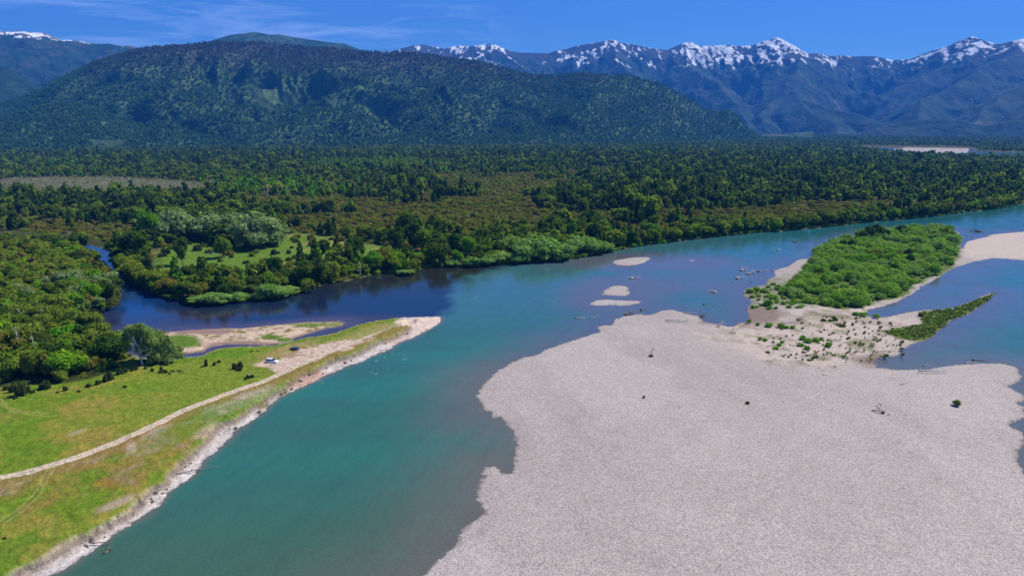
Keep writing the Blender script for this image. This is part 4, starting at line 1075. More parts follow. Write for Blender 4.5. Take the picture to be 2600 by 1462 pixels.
# --- geometry-node scatters for the masses nobody could count
TEMPL = bpy.data.collections.new('forest_templates')      # never linked to the scene
def gn_stuff(name, pts, tmpls, kind='stuff'):
    pts = np.concatenate(pts); n_ = len(pts)
    g = np.random.default_rng(n_)
    coll = bpy.data.collections.new(name + '_templates')
    for i, me in enumerate(tmpls):
        o = bpy.data.objects.new(f'{name}_{i}', me); coll.objects.link(o)
    me = bpy.data.meshes.new(name); me.vertices.add(n_); me.vertices.foreach_set('co', pts[:, :3].astype(np.float32).ravel())
    rot = np.zeros((n_, 3), np.float32); rot[:, 2] = g.uniform(0, 6.283, n_)
    wv = g.uniform(.70, 1.32, n_); wv2 = wv * g.uniform(.85, 1.15, n_); rot[:, 0] = g.normal(0, .05, n_); rot[:, 1] = g.normal(0, .05, n_)
    scl = np.stack([pts[:, 3] * pts[:, 4] * wv, pts[:, 3] * pts[:, 4] * wv2, pts[:, 3] * (1.12 - (wv - 1) * .4)], 1).astype(np.float32)
    a = me.attributes.new('rot', 'FLOAT_VECTOR', 'POINT'); a.data.foreach_set('vector', rot.ravel())
    a = me.attributes.new('scl', 'FLOAT_VECTOR', 'POINT'); a.data.foreach_set('vector', scl.ravel())
    a = me.attributes.new('idx', 'INT', 'POINT'); a.data.foreach_set('value', g.integers(0, len(tmpls), n_).astype(np.int32))
    a = me.attributes.new('tint', 'FLOAT', 'POINT'); a.data.foreach_set('value', pts[:, 5].astype(np.float32))
    o = link(name, me); prop(o, kind=kind)
    ng = bpy.data.node_groups.new(name, 'GeometryNodeTree')
    ng.interface.new_socket('Geometry', in_out='INPUT', socket_type='NodeSocketGeometry'); ng.interface.new_socket('Geometry', in_out='OUTPUT', socket_type='NodeSocketGeometry')
    gi_ = ng.nodes.new('NodeGroupInput'); go = ng.nodes.new('NodeGroupOutput')
    ip = ng.nodes.new('GeometryNodeInstanceOnPoints'); ci = ng.nodes.new('GeometryNodeCollectionInfo')
    ci.inputs['Collection'].default_value = coll; ci.inputs['Separate Children'].default_value = True; ci.inputs['Reset Children'].default_value = True
    ip.inputs['Pick Instance'].default_value = True
    def na(nm, t):
        x_ = ng.nodes.new('GeometryNodeInputNamedAttribute'); x_.data_type = t; x_.inputs['Name'].default_value = nm
        return [s_ for s_ in x_.outputs if s_.enabled and s_.name == 'Attribute'][0]
    ng.links.new(gi_.outputs[0], ip.inputs['Points']); ng.links.new(ci.outputs[0], ip.inputs['Instance'])
    ng.links.new(na('rot', 'FLOAT_VECTOR'), ip.inputs['Rotation']); ng.links.new(na('scl', 'FLOAT_VECTOR'), ip.inputs['Scale']); ng.links.new(na('idx', 'INT'), ip.inputs['Instance Index'])
    ng.links.new(ip.outputs[0], go.inputs[0])
    md = o.modifiers.new('scatter', 'NODES'); md.node_group = ng
    return o
SPG = {'dark': ('dark_forest', 'broad', L_dark), 'darkcone': ('pointed_dark_forest', 'cone', L_dark), 'mid': ('green_forest', 'broad', L_mid), 'brightcone': ('young_forest', 'cone', L_bright), 'olive': ('scrub', 'shrub', L_olive), 'brown': ('brown_scrub', 'shrub', L_brown),
    'midshrub': ('green_scrub', 'shrub', L_mid), 'marshshrub': ('marsh_scrub', 'shrub', L_tuft), 'greyb': ('pale_forest', 'broad', L_grey), 'olivetree': ('olive_forest', 'broad', L_olive), 'brightbroad': ('bright_forest', 'broad', L_bright),
    'hilla': ('hillside_forest', 'broad', L_hill), 'hillb': ('pointed_hillside_forest', 'cone', L_hill)}
for sp, arrs in list(stuff_pts.items()):
    P_ = np.concatenate(arrs); nm, kind, mat = SPG[sp]
    rr = np.hypot(P_[:, 0], P_[:, 1])
    if sp.startswith('hill'):
        gn_stuff(nm, [P_], [crown_t(kind, s_, 'vlo', mat) for s_ in (1, 2, 3)]); continue
    if (rr < 900).sum(): gn_stuff(nm, [P_[rr < 900]], [crown_t(kind, s_, 'mid', mat) for s_ in (1, 2, 3, 4, 5, 6)])
    if (rr >= 900).sum(): gn_stuff('far_' + nm, [P_[rr >= 900]], [crown_t(kind, s_, 'lo' if kind != 'shrub' else 'vlo', mat) for s_ in (1, 2, 3, 4, 5, 6)])

#@@PART2@@
# ------------------------------------------------------------------ island and spit vegetation
def gh(px_, py_, z_=0.5): return ground(px_, py_, z_)
def sort_rows(pts_px):
    return pts_px
def shrub_thing(nm, cat, group, px_, py_, hpx, w, mat, seed, z_=.6, lod='mid', kind='shrub', metres=None):
    gx_, gy_ = ground(px_, py_, z_); dist = math.sqrt(gx_ ** 2 + gy_ ** 2 + CAM_H ** 2)
    h = metres if metres else hpx * dist / FPX
    o = link(nm, crown_t(kind, seed, lod, mat), None, (gx_, gy_, z_ - .12 * h), (0, 0, (px_ * 1.7 + py_) % 6.283), (h * w, h * w, h * 1.35))
    prop(o, None, cat, group); o['_p'] = (px_, py_)
    return o
def name_rows(objs, text, zone):
    """objs: list of (object, word); label by rows from the viewer"""
    pos = {i: (objs[i][0]['_p'][0], -objs[i][0]['_p'][1]) for i in range(len(objs))}
    lab = label_rows(list(range(len(objs))), lambda i: zone, lambda i: objs[i][1], lambda i: pos[i])
    for i, (o, w_) in enumerate(objs):
        o['label'] = lab[i]
        del o['_p']
sx_, sy_ = scatter(None, lambda r: 4.9, 601, 760, 380)
ppx, ppy = pix(sx_, sy_, .6)
sI = sdist(W_IVEG, sx_, sy_)
hole = fbm(sx_ / 14, sy_ / 14, 3, 611)
ok = (sI > .5) & (hole > .30)
L_ = []
gq = np.random.default_rng(612)
for X_, Y_, P_, Q_, S_, h_ in zip(sx_[ok], sy_[ok], ppx[ok], ppy[ok], sI[ok], hole[ok]):
    hh = gq.choice([1.6, 2.4, 3.4, 4.6, 6.2]) * gq.uniform(.85, 1.15) * (.6 if S_ < 3 else 1) * (1 + (h_ - .5) * .9)
    if Q_ < 640: hh *= 1.0
    L_.append((hh * 1.6 / math.hypot(X_, Y_), X_, Y_, P_, Q_, hh, gq.uniform(1.05, 1.95), gq.uniform()))
L_.sort(reverse=True)
objs = []; rest_ = []
for k_, (_, X_, Y_, P_, Q_, hh, w_, u_) in enumerate(L_):
    dark = u_ > .93
    if len(objs) < 285 and in_frame(P_, Q_, -3):
        o = shrub_thing('willow_shrub', 'shrub', 'willow shrubs covering the island', P_, Q_, 0, w_, L_mid if dark else (L_island if u_ < .62 else L_isle2), 1 + k_ % 8, .7, 'hi', 'shrub', hh)
        o.scale = (o.scale[0] * gq.uniform(.8, 1.25), o.scale[1], o.scale[2])
        objs.append((o, ('dark' if dark else 'light') + ' green shrub'))
    else: rest_.append((X_, Y_, .45, hh, w_, 0))
name_rows(objs, '', 'on the island')
gn_stuff('island_scrub', [np.array(rest_)], [crown_t('shrub', s_, 'mid', L_island) for s_ in (1, 2, 3)] + [crown_t('shrub', s_, 'mid', L_isle2) for s_ in (4, 5)])
objs = []
for xd, yd, hp, w_ in [(2172, 604, 20, 1.1), (2186, 600, 26, 1.0), (2200, 598, 28, .9), (2214, 600, 24, 1.0), (2228, 600, 18, 1.2), (2155, 610, 14, 1.3), (2258, 586, 14, 1.4), (2272, 584, 14, 1.5), (2288, 584, 12, 1.5), (2120, 622, 15, 1.3), (2140, 630, 24, .9), (2350, 596, 12, 1.2), (2290, 665, 22, .9), (2250, 690, 22, 1.1), (2285, 645, 16, 1.3)]:
    o = shrub_thing('dark_bush', 'bush', 'dark bushes on the island', xd * D, yd * D, hp * D, w_, L_dark, 2, .7, 'mid', 'broad'); objs.append((o, 'dark green bush'))
name_rows(objs, '', 'among the light shrubs of the island')
BS = [(gq.uniform(1895, 2050), gq.uniform(715, 785), gq.uniform(4, 9), gq.uniform(1.4, 2.2)) for _ in range(70)]
BS = [b_ for b_ in BS if float(sdist(W_GRAVEL, *[np.array([v]) for v in ground(b_[0], b_[1], .4)])[0]) > 3 and float(sdist(W_IVEG, *[np.array([v]) for v in ground(b_[0], b_[1], .4)])[0]) < 1]
objs = []
for a in BS + [(1949, 776, 20, 1.1), (1905, 742, 12, 1.6), (1922, 738, 13, 1.5), (1940, 742, 12, 1.5), (1966, 758, 14, 1.3), (1988, 748, 14, 1.2), (2012, 748, 14, 1.3), (1990, 772, 10, 1.4), (2028, 742, 12, 1.3), (1975, 730, 10, 1.5), (2040, 700, 14, 1.5), (2052, 690, 14, 1.5), (2020, 770, 9, 1.5), (2002, 782, 9, 1.6), (2010, 715, 10, 1.5)]:
    o = shrub_thing('bank_shrub', 'shrub', 'shrubs at the near end of the island', a[0], a[1], a[2], a[3], L_island, 1 + int(a[0]) % 5, .5, 'mid'); objs.append((o, 'low green shrub'))
name_rows(objs, '', 'at the island end')
# tufts on the sandy flat
tf = [(1952, 827, 9, 2.2), (1924, 823, 7, 1.8), (1902, 817, 8, 1.8), (1984, 830, 10, 1.8), (1996, 832, 8, 1.9), (2012, 832, 7, 1.9), (2172, 798, 9, 2.0), (2190, 800, 9, 2.2), (2228, 805, 8, 2.2), (2036, 862, 12, 1.5), (2050, 868, 12, 1.6), (2034, 878, 12, 1.5), (2048, 886, 10, 1.6), (2074, 866, 10, 1.7), (2086, 862, 8, 1.7),
      (2103, 878, 12, 1.5), (1978, 876, 8, 1.6), (1969, 886, 8, 1.8), (1986, 870, 6, 1.8), (1929, 862, 8, 1.6), (1943, 864, 7, 1.8), (1948, 896, 8, 1.4), (2137, 829, 7, 2.6), (2092, 816, 8, 1.6), (2121, 813, 9, 1.6), (2108, 816, 7, 1.6), (2074, 906, 7, 1.5), (2340, 800, 8, 1.6), (2288, 870, 7, 1.4), (2250, 905, 6, 1.6), (2292, 902, 6, 1.4), (2120, 930, 3, 1.6)]
gq = np.random.default_rng(77)
while len(tf) < 270:
    a_, b_ = gq.uniform(1960, 2300), gq.uniform(795, 925)
    if ((a_ - 2120) / 190) ** 2 + ((b_ - 862) / 62) ** 2 > 1 or gq.uniform() > .25 + ((a_ - 1960) / 300): continue
    tf.append((a_, b_, gq.uniform(2.2, 5.2), gq.uniform(1.1, 1.9)))
objs = []
for k_, a in enumerate(tf):
    o = shrub_thing('grass_tuft', 'tuft', 'tufts growing on the sandy flat', a[0], a[1], a[2], a[3], L_island if k_ < 21 else L_tuft, 1 + k_ % 5, .8, 'lo' if a[2] < 6 else 'mid'); objs.append((o, ('fresh green' if k_ < 21 else 'small olive') + ' tuft'))
name_rows(objs, '', 'on the sandy flat')
for a, lb in [((1898, 1025, 9, 1.2), 'lone green tuft on the gravel bar below the sandy flat'), ((2427, 1026, 11, 1.7), 'wide green tuft alone on the gravel bar near the right edge'), ((1634, 1010, 8, .9), 'tiny dark tuft on the left half of the gravel bar')]:
    o = shrub_thing('grass_tuft', 'tuft', 'lone tufts on the gravel bar', a[0], a[1], a[2], a[3], L_tuft, 3, 1.0, 'mid'); o['label'] = lb; del o['_p']
# low growth on the green spit, and along the shores
tx, ty = scatter(None, lambda r: 1.7, 631, 620, 300)
sG = sdist(W_GSPIT, tx, ty); q_ = (sG > .1); gq = np.random.default_rng(3)
gn_stuff('ground_cover', [np.stack([tx[q_], ty[q_], np.full(q_.sum(), .3), gq.uniform(.5, 1.15, q_.sum()), np.full(q_.sum(), 2.0), np.zeros(q_.sum())], 1)], [crown_t('shrub', s_, 'lo', L_tuft) for s_ in (1, 2, 3)] + [crown_t('shrub', 4, 'lo', L_island)])
P_ = []
s_ = 0.0
while s_ < cum[-1]:
    p = along(s_, gi.uniform(.6, 3.0)); P_.append((p[0], p[1], .2, gi.uniform(1.4, 3.6), gi.uniform(1.1, 1.8), 0)); s_ += gi.uniform(1.3, 2.6)
shp = gpoly([p for p in FAR_BANK if 280 < p[0] < 790 and p[1] > 600])
for a_, b_ in zip(shp[:-1], shp[1:]):
    n_ = int(np.hypot(*(b_ - a_)) / 1.8)
    for i in range(n_):
        t_ = (i + gi.random()) / n_; P_.append((a_[0] + (b_[0] - a_[0]) * t_ + gi.uniform(-1, 1), a_[1] + (b_[1] - a_[1]) * t_ + gi.uniform(.5, 3), .2, gi.uniform(1.4, 3.8), gi.uniform(1.1, 1.7), 0))
P_ = np.array(P_); k_ = gq.integers(0, 3, len(P_))
gn_stuff('shore_growth', [P_], [crown_t('shrub', 1, 'mid', L_mid), crown_t('shrub', 2, 'mid', L_olive), crown_t('shrub', 3, 'mid', L_bright), crown_t('shrub', 4, 'mid', L_dark)])
# undergrowth of the left wood
ux, uy = scatter(None, lambda r: 2.7, 641, 640, 225)
su = sdist(W_WOOD, ux, uy); q_ = su > -.8; n_ = q_.sum()
gn_stuff('undergrowth', [np.stack([ux[q_], uy[q_], np.full(n_, 1.6), gq.uniform(1.2, 3.4, n_) * np.clip(.5 + su[q_] / 6, .35, 1), gq.uniform(1.2, 1.8, n_), np.zeros(n_)], 1)],
         [crown_t('shrub', 1, 'mid', L_bush), crown_t('shrub', 2, 'mid', L_dark), crown_t('shrub', 3, 'mid', L_bush), crown_t('shrub', 5, 'mid', L_olive)])
# grass tufts of the meadow and the clearing
mx, my = scatter(None, lambda r: 2.4 + r * .004, 651, 560, 120)
smd = sdist(W_MEADOW, mx, my); swd = sdist(W_WOOD, mx, my); srd = seg_dist(W_ROAD, mx, my); spk = sdist(W_PARK, mx, my); dn = fbm(mx / 12, my / 12, 3, 652)
sfd = sdist(W_FIELD, mx, my)
q_ = (((smd > 2) & (swd < 0) & (srd > 3) & (spk < -1)) | (sfd > 0)) & (dn > .52) & (gq.uniform(size=len(mx)) < .8); n_ = q_.sum()
L_grass = leaf_mat('leaf_grass', (0.096, 0.180, 0.017), (0.204, 0.204, 0.048))
gn_stuff('meadow_grass', [np.stack([mx[q_], my[q_], np.where(smd[q_] > 0, 2.25, 1.6), gq.uniform(.18, .5, n_), gq.uniform(1.8, 3.4, n_), np.zeros(n_)], 1)], [crown_t('shrub', s_, 'vlo', L_grass) for s_ in (1, 2, 3)])

# ------------------------------------------------------------------ bushes in the meadow and in the clearing
objs = []
for a in [(524, 930, 23, .62), (543, 928, 12, .8), (557, 922, 10, 1.2), (598, 938, 20, .8), (610, 936, 25, .6), (606, 941, 15, 1.4), (630, 961, 12, 1.2), (641, 960, 15, .9), (624, 965, 9, 1.1), (318, 986, 9, 1.2), (386, 945, 16, .6), (411, 944, 24, .38), (407, 948, 12, .8), (418, 948, 12, .7), (424, 947, 10, .6), (431, 952, 12, .5), (437, 945, 8, .7), (443, 945, 8, .6), (452, 944, 7, .7),
          (458, 945, 9, .5), (464, 947, 7, .6), (370, 938, 9, 1.0), (335, 944, 12, .9), (345, 941, 11, 1.0), (57, 1006, 38, .8), (66, 1000, 30, .8), (33, 996, 22, .8), (117, 990, 26, .9), (106, 988, 20, .9), (83, 1000, 12, 1.0), (147, 999, 8, .9), (200, 998, 9, 1.2), (167, 994, 16, .8), (38, 1014, 9, 1.2), (16, 992, 18, .8), (283, 966, 30, .7), (273, 970, 22, .8), (388, 922, 8, 1.0), (13, 1369, 8, 1.2), (641, 893, 8, .8), (637, 896, 7, .7), (654, 892, 4, 3.0), (682, 882, 4, 1.4), (305, 952, 20, .9), (318, 948, 16, 1.0), (225, 985, 14, 1.0), (250, 978, 16, 1.0)]:
    o = shrub_thing('meadow_bush', 'bush', 'dark bushes standing in the near meadow', a[0], a[1], a[2], a[3] * .8, L_bush, 1 + int(a[0]) % 5, 2.5, 'mid'); objs.append((o, 'dark bush'))
name_rows(objs, '', 'in the near meadow')
objs = []
gq = np.random.default_rng(88)
fp = [(690, 642, 20, .7), (700, 640, 12, .8), (727, 640, 15, .8), (515, 670, 28, .9), (506, 672, 20, 1.0), (620, 664, 11, 1.6), (735, 626, 12, .8), (548, 615, 16, 1.2), (500, 632, 18, 1.2), (420, 640, 20, 1.0), (470, 612, 18, 1.2), (640, 640, 12, 1.0), (665, 628, 14, .9), (590, 676, 8, 1.0), (600, 628, 12, 1.6), (620, 620, 12, 1.5)]
while len(fp) < 120:
    a_, b_ = gq.uniform(400, 1040), gq.uniform(598, 700); xx_, yy_ = ground(a_ * D, b_ * D, 1.6)
    s_ = float(sdist(W_FIELD, np.array([xx_]), np.array([yy_]))[0])
    if -12 < s_ < 9 or (s_ > -12 and gq.uniform() < .10) or (520 < a_ < 680 and b_ < 640 and s_ > -40) or (740 < a_ < 1000 and b_ < 625): fp.append((a_, b_, gq.uniform(8, 20), gq.uniform(.9, 1.5)))
for k_, a in enumerate(fp):
    m_ = [L_bush, L_olive, L_mid, L_brown][0 if k_ < 12 else k_ % 4]
    wd = {L_bush.name: 'dark', L_olive.name: 'olive', L_mid.name: 'green', L_brown.name: 'brown'}[m_.name]
    o = shrub_thing('clearing_bush', 'bush', 'bushes dotted about the clearing across the water', a[0] * D, a[1] * D, a[2] * D, a[3], m_, 1 + k_ % 5, 1.6, 'mid'); objs.append((o, wd + ' bush'))
name_rows(objs, '', 'in the clearing across the water')

# ------------------------------------------------------------------ the pale-trunked tree at the meadow edge
def limbed_tree(px_, py_, hpx, z_, label, nm, lobes, nleaf, size, mat, bark, seed, wid):
    gx_, gy_ = ground(px_, py_, z_); h = hpx * math.sqrt(gx_ ** 2 + gy_ ** 2 + CAM_H ** 2) / FPX / COSP
    e = bpy.data.objects.new(nm, None); COL.objects.link(e); e.location = (gx_, gy_, z_ - .2); e.scale = (h, h, h); prop(e, label, 'tree')
    mb = MB(); rs = random.Random(seed)
    tube(mb, [(0, 0, 0), (.01, 0, .08), (-.02, 0, .22), (-.015, .01, .3)], [.045, .024, .020, .018], 8, rs=rs)
    for r_ in range(6):
        a = r_ * 1.05; tube(mb, [(0, 0, .05), (math.cos(a) * .05, math.sin(a) * .05, .015), (math.cos(a) * .10, math.sin(a) * .10, 0)], [.02, .014, .005], 5)
    lim = [[(-.02, 0, .24), (-.10, .01, .33), (-.22, 0, .40), (-.26, 0, .44)], [(-.015, 0, .25), (.06, -.02, .29), (.16, -.03, .31), (.2, -.03, .33)], [(-.015, .01, .3), (-.03, .02, .45), (-.08, .03, .58), (-.2, .02, .72), (-.26, .0, .8)],
           [(-.015, .01, .3), (.02, .01, .46), (.04, .0, .6), (.02, .0, .74), (-.04, 0, .88)], [(.03, .0, .55), (.07, -.02, .68), (.15, -.02, .8)], [(-.03, .02, .45), (.08, -.03, .41), (.22, -.05, .45)], [(-.08, .03, .58), (-.10, -.02, .70), (-.09, -.03, .84)], [(.02, .01, .46), (-.03, -.1, .60), (-.05, -.14, .75)]]
    for L in lim:
        tube(mb, L, [.014 * (1 - i / (len(L) + .3)) + .003 for i in range(len(L))], 6, rs=rs)
        for q_ in range(3):
            b0 = Vector(L[-1]) * (1 - q_ * .18) + Vector(L[-2]) * (q_ * .18); d_ = Vector((rs.uniform(-.1, .1), rs.uniform(-.1, .1), rs.uniform(.04, .12)))
            tube(mb, [b0, b0 + d_ * .6, b0 + d_ * 1.1], [.005, .003, .0015], 4)
    link('trunk', mb.build('trunk', [bark]), e)
    mc = MB(); leaves(mc, lobes, nleaf, size, seed, droop=.25, inner=.35)
    link('crown', mc.build('crown', [mat], False), e)
    return e
LB = [((-.18, .03, .86), (.17, .17, .13)), ((.02, .02, .93), (.19, .18, .10)), ((.16, .03, .84), (.14, .15, .12)), ((-.30, .03, .68), (.13, .14, .12)), ((-.32, .02, .45), (.10, .12, .10)), ((.10, .06, .50), (.16, .14, .09)), ((.25, .05, .62), (.14, .15, .12)), ((-.12, .14, .70), (.2, .1, .15)), ((.05, .16, .72), (.2, .1, .14)), ((0, .2, .4), (.25, .1, .2))]
L_silver = leaf_mat('leaf_silver', (0.24, 0.33, 0.085), (0.27, 0.36, 0.1))
limbed_tree(362, 932, 96, 2.4, 'gnarled tree with bare pale trunk and limbs at the edge of the near meadow', 'gnarled_tree', LB, 3200, .022, L_silver, M_pale, 5, 1)
for k_, (a, b_, hp, w_, lb) in enumerate([(408, 922, 80, .62, 'tall willow with a rounded crown just right of the gnarled pale-trunked tree'), (434, 920, 60, .8, 'bushy light willow drooping beside the small blue backwater'), (388, 915, 84, .6, 'tall willow right behind the gnarled pale-trunked tree')]):
    gx_, gy_ = ground(a, b_, 2.2); h = hp * math.sqrt(gx_ ** 2 + gy_ ** 2 + CAM_H ** 2) / FPX
    e = bpy.data.objects.new('willow_tree', None); COL.objects.link(e); e.location = (gx_, gy_, 2.0); e.scale = (h * w_, h * w_, h); e.rotation_euler = (0, 0, k_ * 2.); prop(e, lb, 'willow')
    link('crown', crown_t('willow', 11 + k_, 'hi', L_silver), e); link('trunk', trunk_t(2), e)

# ------------------------------------------------------------------ bare dead trees
def dead_mesh(seed, white=True):
    rs = random.Random(seed); mb = MB(); lx = rs.uniform(-.12, .12)
    P0 = [(lx * t * t, .3 * lx * t, t) for t in (0, .3, .6, 1)]
    tube(mb, P0, [.022, .017, .011, .004], 6, rs=rs)
    for i in range(9):
        t = rs.uniform(.3, .9); a = rs.uniform(0, 6.28); L = rs.uniform(.12, .34) * (1.2 - t); b0 = Vector((lx * t * t, .3 * lx * t, t)); d = Vector((math.cos(a), math.sin(a), rs.uniform(.3, 1.2)))
        tube(mb, [b0, b0 + d * L * .5, b0 + d * L + Vector((0, 0, L * .2))], [.009, .006, .002], 4)
    return mb.build('dead_tree', [M_pale if white else M_drift])
DT = [dead_mesh(s_) for s_ in range(4)]
order = np.argsort(np.hypot(dead_x, dead_y)); cnt = 0; objs = []
gq = np.random.default_rng(9)
for i in gq.permutation(len(dead_x)):
    p_, q_ = pix(dead_x[i], dead_y[i], 1)
    if not in_frame(p_, q_, -5) or cnt >= 110: continue
    h = gq.uniform(4.5, 9.5); o = link('dead_tree', DT[i % 4], None, (dead_x[i], dead_y[i], .8), (gq.uniform(-.15, .15), gq.uniform(-.15, .15), gq.uniform(0, 6)), (h * 2.2, h * 2.2, h)); o['_p'] = (float(p_), float(q_)); cnt += 1
    prop(o, None, 'dead tree', 'dead trees in the grey marsh'); objs.append((o, 'bare grey dead tree'))
name_rows(objs, '', 'in the pale marsh')
for a, b_, hp, tilt, lb in [(46, 872, 34, .1, 'bare white dead tree inside the left bank wood near the left edge'), (103, 812, 26, -.2, 'bare grey snag among pale crowns of the left bank wood'), (66, 806, 22, .3, 'leaning bare snag left of the grey one in the left bank wood'), (87, 886, 26, -.25, 'bare dead branches behind bright crowns in the left bank wood'), (272, 868, 26, 1.0, 'fallen white trunk leaning over the wood edge by the side river'),
                            (915, 700, 38, .05, 'dead grey snag standing on the far shore'), (1238, 642, 30, .05, 'tall dead stump left of the far shore willows'), (680, 505, 34, .03, 'tall bare snag rising above the valley forest')]:
    gx_, gy_ = ground(a, b_, 2.); h = hp * math.hypot(gx_, gy_) / FPX
    z_ = 9.0 if (a < 200 and b_ > 780) else 1.5
    if z_ > 5: gx_, gy_ = ground(a, b_, z_)
    o = link('dead_tree', DT[int(a) % 4], None, (gx_, gy_, z_ - 3 if z_ > 5 else z_), (0, tilt, a), (h * 1.6, h * 1.6, h + (3 if z_ > 5 else 0))); prop(o, lb, 'dead tree')

# ------------------------------------------------------------------ driftwood
def snag_mesh(seed, kind, dark):
    """unit length log lying along X; kinds: log, rooted, pile"""
    rs = random.Random(seed); mb = MB()
    def br(b0, d, L, r):
        b0 = Vector(b0); d = Vector(d).normalized(); k = Vector((rs.uniform(-.2, .2), rs.uniform(-.2, .2), rs.uniform(-.05, .2)))
        tube(mb, [b0, b0 + d * L * .5, b0 + (d + k) * L], [r, r * .7, r * .2], 5, rs=rs)
    bend = rs.uniform(-.06, .06)
    if kind != 'pile':
        tube(mb, [(-.5, 0, .03), (-.2, bend, .045), (.15, bend, .04), (.5, 0, .03)], [.045, .038, .03, .012], 8, rs=rs)
        for i in range(4): br((rs.uniform(-.1, .4), bend * .7, .04), (rs.uniform(.2, 1), rs.uniform(-1, 1), rs.uniform(.1, .8)), rs.uniform(.12, .28), .014)
    if kind in ('rooted', 'pile'):
        c = (-.5, 0, .05) if kind == 'rooted' else (-.25, 0, .06)
        blob(mb, c, (.07, .12, .11) if kind == 'rooted' else (.2, .14, .10), 2, .22, seed, .2, -.02)
        for i in range(13): 
            a = i * .48 + rs.uniform(-.2, .2)
            br(c, (-.5 + rs.uniform(-.3, .3), math.cos(a), math.sin(a) * .9 + .25), rs.uniform(.13, .24), .016)
    if kind == 'pile':
        for i in range(9): br((rs.uniform(-.35, .1), rs.uniform(-.12, .12), .06), (rs.uniform(.3, 1), rs.uniform(-.5, .5), rs.uniform(.1, .7)), rs.uniform(.25, .6), .018)
    return mb.build('driftwood', [M_driftd if dark else M_drift])
SN = {(k, d): [snag_mesh(s_ * 3 + i * 17, k, d) for s_ in range(3)] for i, k in enumerate(('log', 'rooted', 'pile')) for d in (False, True)}
DRIFT = [  # x, y, length px, yaw deg, kind, dark, pitch, zone
    (1612, 707, 32, 12, 'pile', 0, 'w'), (1472, 808, 28, -4, 'log', 0, 'w'), (1506, 806, 16, 30, 'log', 0, 'w'), (1518, 802, 12, 50, 'rooted', 0, 'w'), (1602, 799, 42, 8, 'pile', 1, 's'), (1636, 786, 24, 40, 'rooted', 1, 'w'),
    (1806, 742, 26, 160, 'pile', 0, 'w'), (1794, 773, 18, 30, 'rooted', 1, 'w'), (1813, 777, 9, 0, 'pile', 1, 'w'), (1888, 686, 26, 25, 'pile', 0, 'w'), (1909, 695, 34, 15, 'pile', 0, 'w'), (1939, 689, 28, 15, 'rooted', 0, 'w'), (1878, 707, 28, 30, 'pile', 0, 'w'),
    (1906, 717, 12, 80, 'pile', 1, 'w'), (1863, 719, 9, 0, 'pile', 1, 'w'), (1932, 708, 9, 20, 'rooted', 0, 'w'), (1966, 686, 18, 5, 'log', 0, 's'), (1980, 636, 18, 10, 'pile', 0, 'w'), (1963, 640, 10, 10, 'pile', 1, 'w'), (1890, 744, 14, 70, 'rooted', 0, 's'), (1915, 769, 22, 150, 'rooted', 0, 's'), (1902, 784, 14, 20, 'rooted', 0, 's'),
    (1787, 803, 22, 10, 'pile', 1, 's'), (1754, 796, 34, -4, 'log', 0, 's'), (1722, 815, 60, -6, 'log', 0, 'g'), (1832, 826, 26, 15, 'pile', 0, 'g'), (1871, 836, 18, -20, 'rooted', 0, 'g'), (2031, 812, 26, 25, 'pile', 1, 'g'), (2005, 818, 50, 20, 'log', 0, 'g'), (2020, 614, 16, 0, 'pile', 1, 'w'), (2473, 588, 32, 160, 'pile', 1, 'w'), (2439, 631, 14, 30, 'rooted', 1, 's'),
    (2371, 804, 18, 40, 'log', 0, 'g'), (2342, 737, 8, 0, 'pile', 1, 's'), (2354, 928, 16, 10, 'rooted', 0, 'w'), (2487, 916, 24, -12, 'rooted', 1, 'w'), (2464, 922, 26, 4, 'log', 0, 's'), (2370, 943, 64, -3, 'log', 0, 'g'), (2094, 952, 12, -25, 'log', 1, 'g'), (2003, 944, 9, 40, 'rooted', 1, 'g'), (2292, 975, 14, 8, 'log', 1, 'g'),
    (1817, 1281, 13, -10, 'log', 1, 'g'), (2054, 1168, 11, 0, 'log', 1, 'g'), (1995, 1180, 9, -15, 'log', 1, 'g'), (2048, 1199, 6, 0, 'log', 1, 'g'), (2178, 1245, 6, 30, 'log', 1, 'g'), (2295, 1239, 8, -15, 'log', 1, 'g'), (1938, 1228, 8, -10, 'log', 1, 'g'), (2197, 1080, 9, -20, 'log', 1, 'g'), (2090, 1126, 8, -30, 'log', 1, 'g'), (2298, 1053, 7, 0, 'log', 1, 'g'),
    (1394, 1205, 7, -5, 'log', 1, 'g'), (1409, 1234, 8, -10, 'log', 1, 'g'), (1830, 1434, 11, 5, 'log', 1, 'g'), (1698, 978, 7, 0, 'log', 1, 'g'), (1652, 1180, 10, 5, 'log', 0, 'g'), (2530, 1068, 8, -15, 'log', 1, 'g'), (2504, 1090, 9, -8, 'log', 1, 'g'), (2575, 1200, 7, -20, 'log', 1, 'g'), (2470, 1003, 8, 5, 'log', 0, 'g'), (1880, 1438, 5, 5, 'log', 1, 'g'),
    (490, 1196, 112, 26, 'rooted', 1, 'b'), (1096, 838, 32, -4, 'log', 1, 'b'), (981, 890, 32, 2, 'log', 1, 'b'), (277, 1398, 26, 60, 'pile', 1, 'w'), (260, 1378, 40, 6, 'log', 1, 'b'), (855, 940, 14, 0, 'log', 1, 'b'), (880, 921, 8, 0, 'pile', 1, 'b'),
    (545, 674, 18, 5, 'rooted', 0, 'c'), (543, 645, 26, 5, 'log', 0, 'c'), (582, 643, 12, 60, 'log', 0, 'c'), (638, 953, 17, -10, 'pile', 0, 'm'), (390, 929, 9, 0, 'pile', 0, 'm')]
ZT = {'w': 'lying in the shallow river', 's': 'stranded at the water edge', 'g': 'on the gravel bar', 'b': 'on the left river bank', 'c': 'fallen in the grassy clearing', 'm': 'in the near meadow'}
ZZ = {'w': -.05, 's': .15, 'g': .9, 'b': .6, 'c': 1.7, 'm': 2.4}
objs = {}
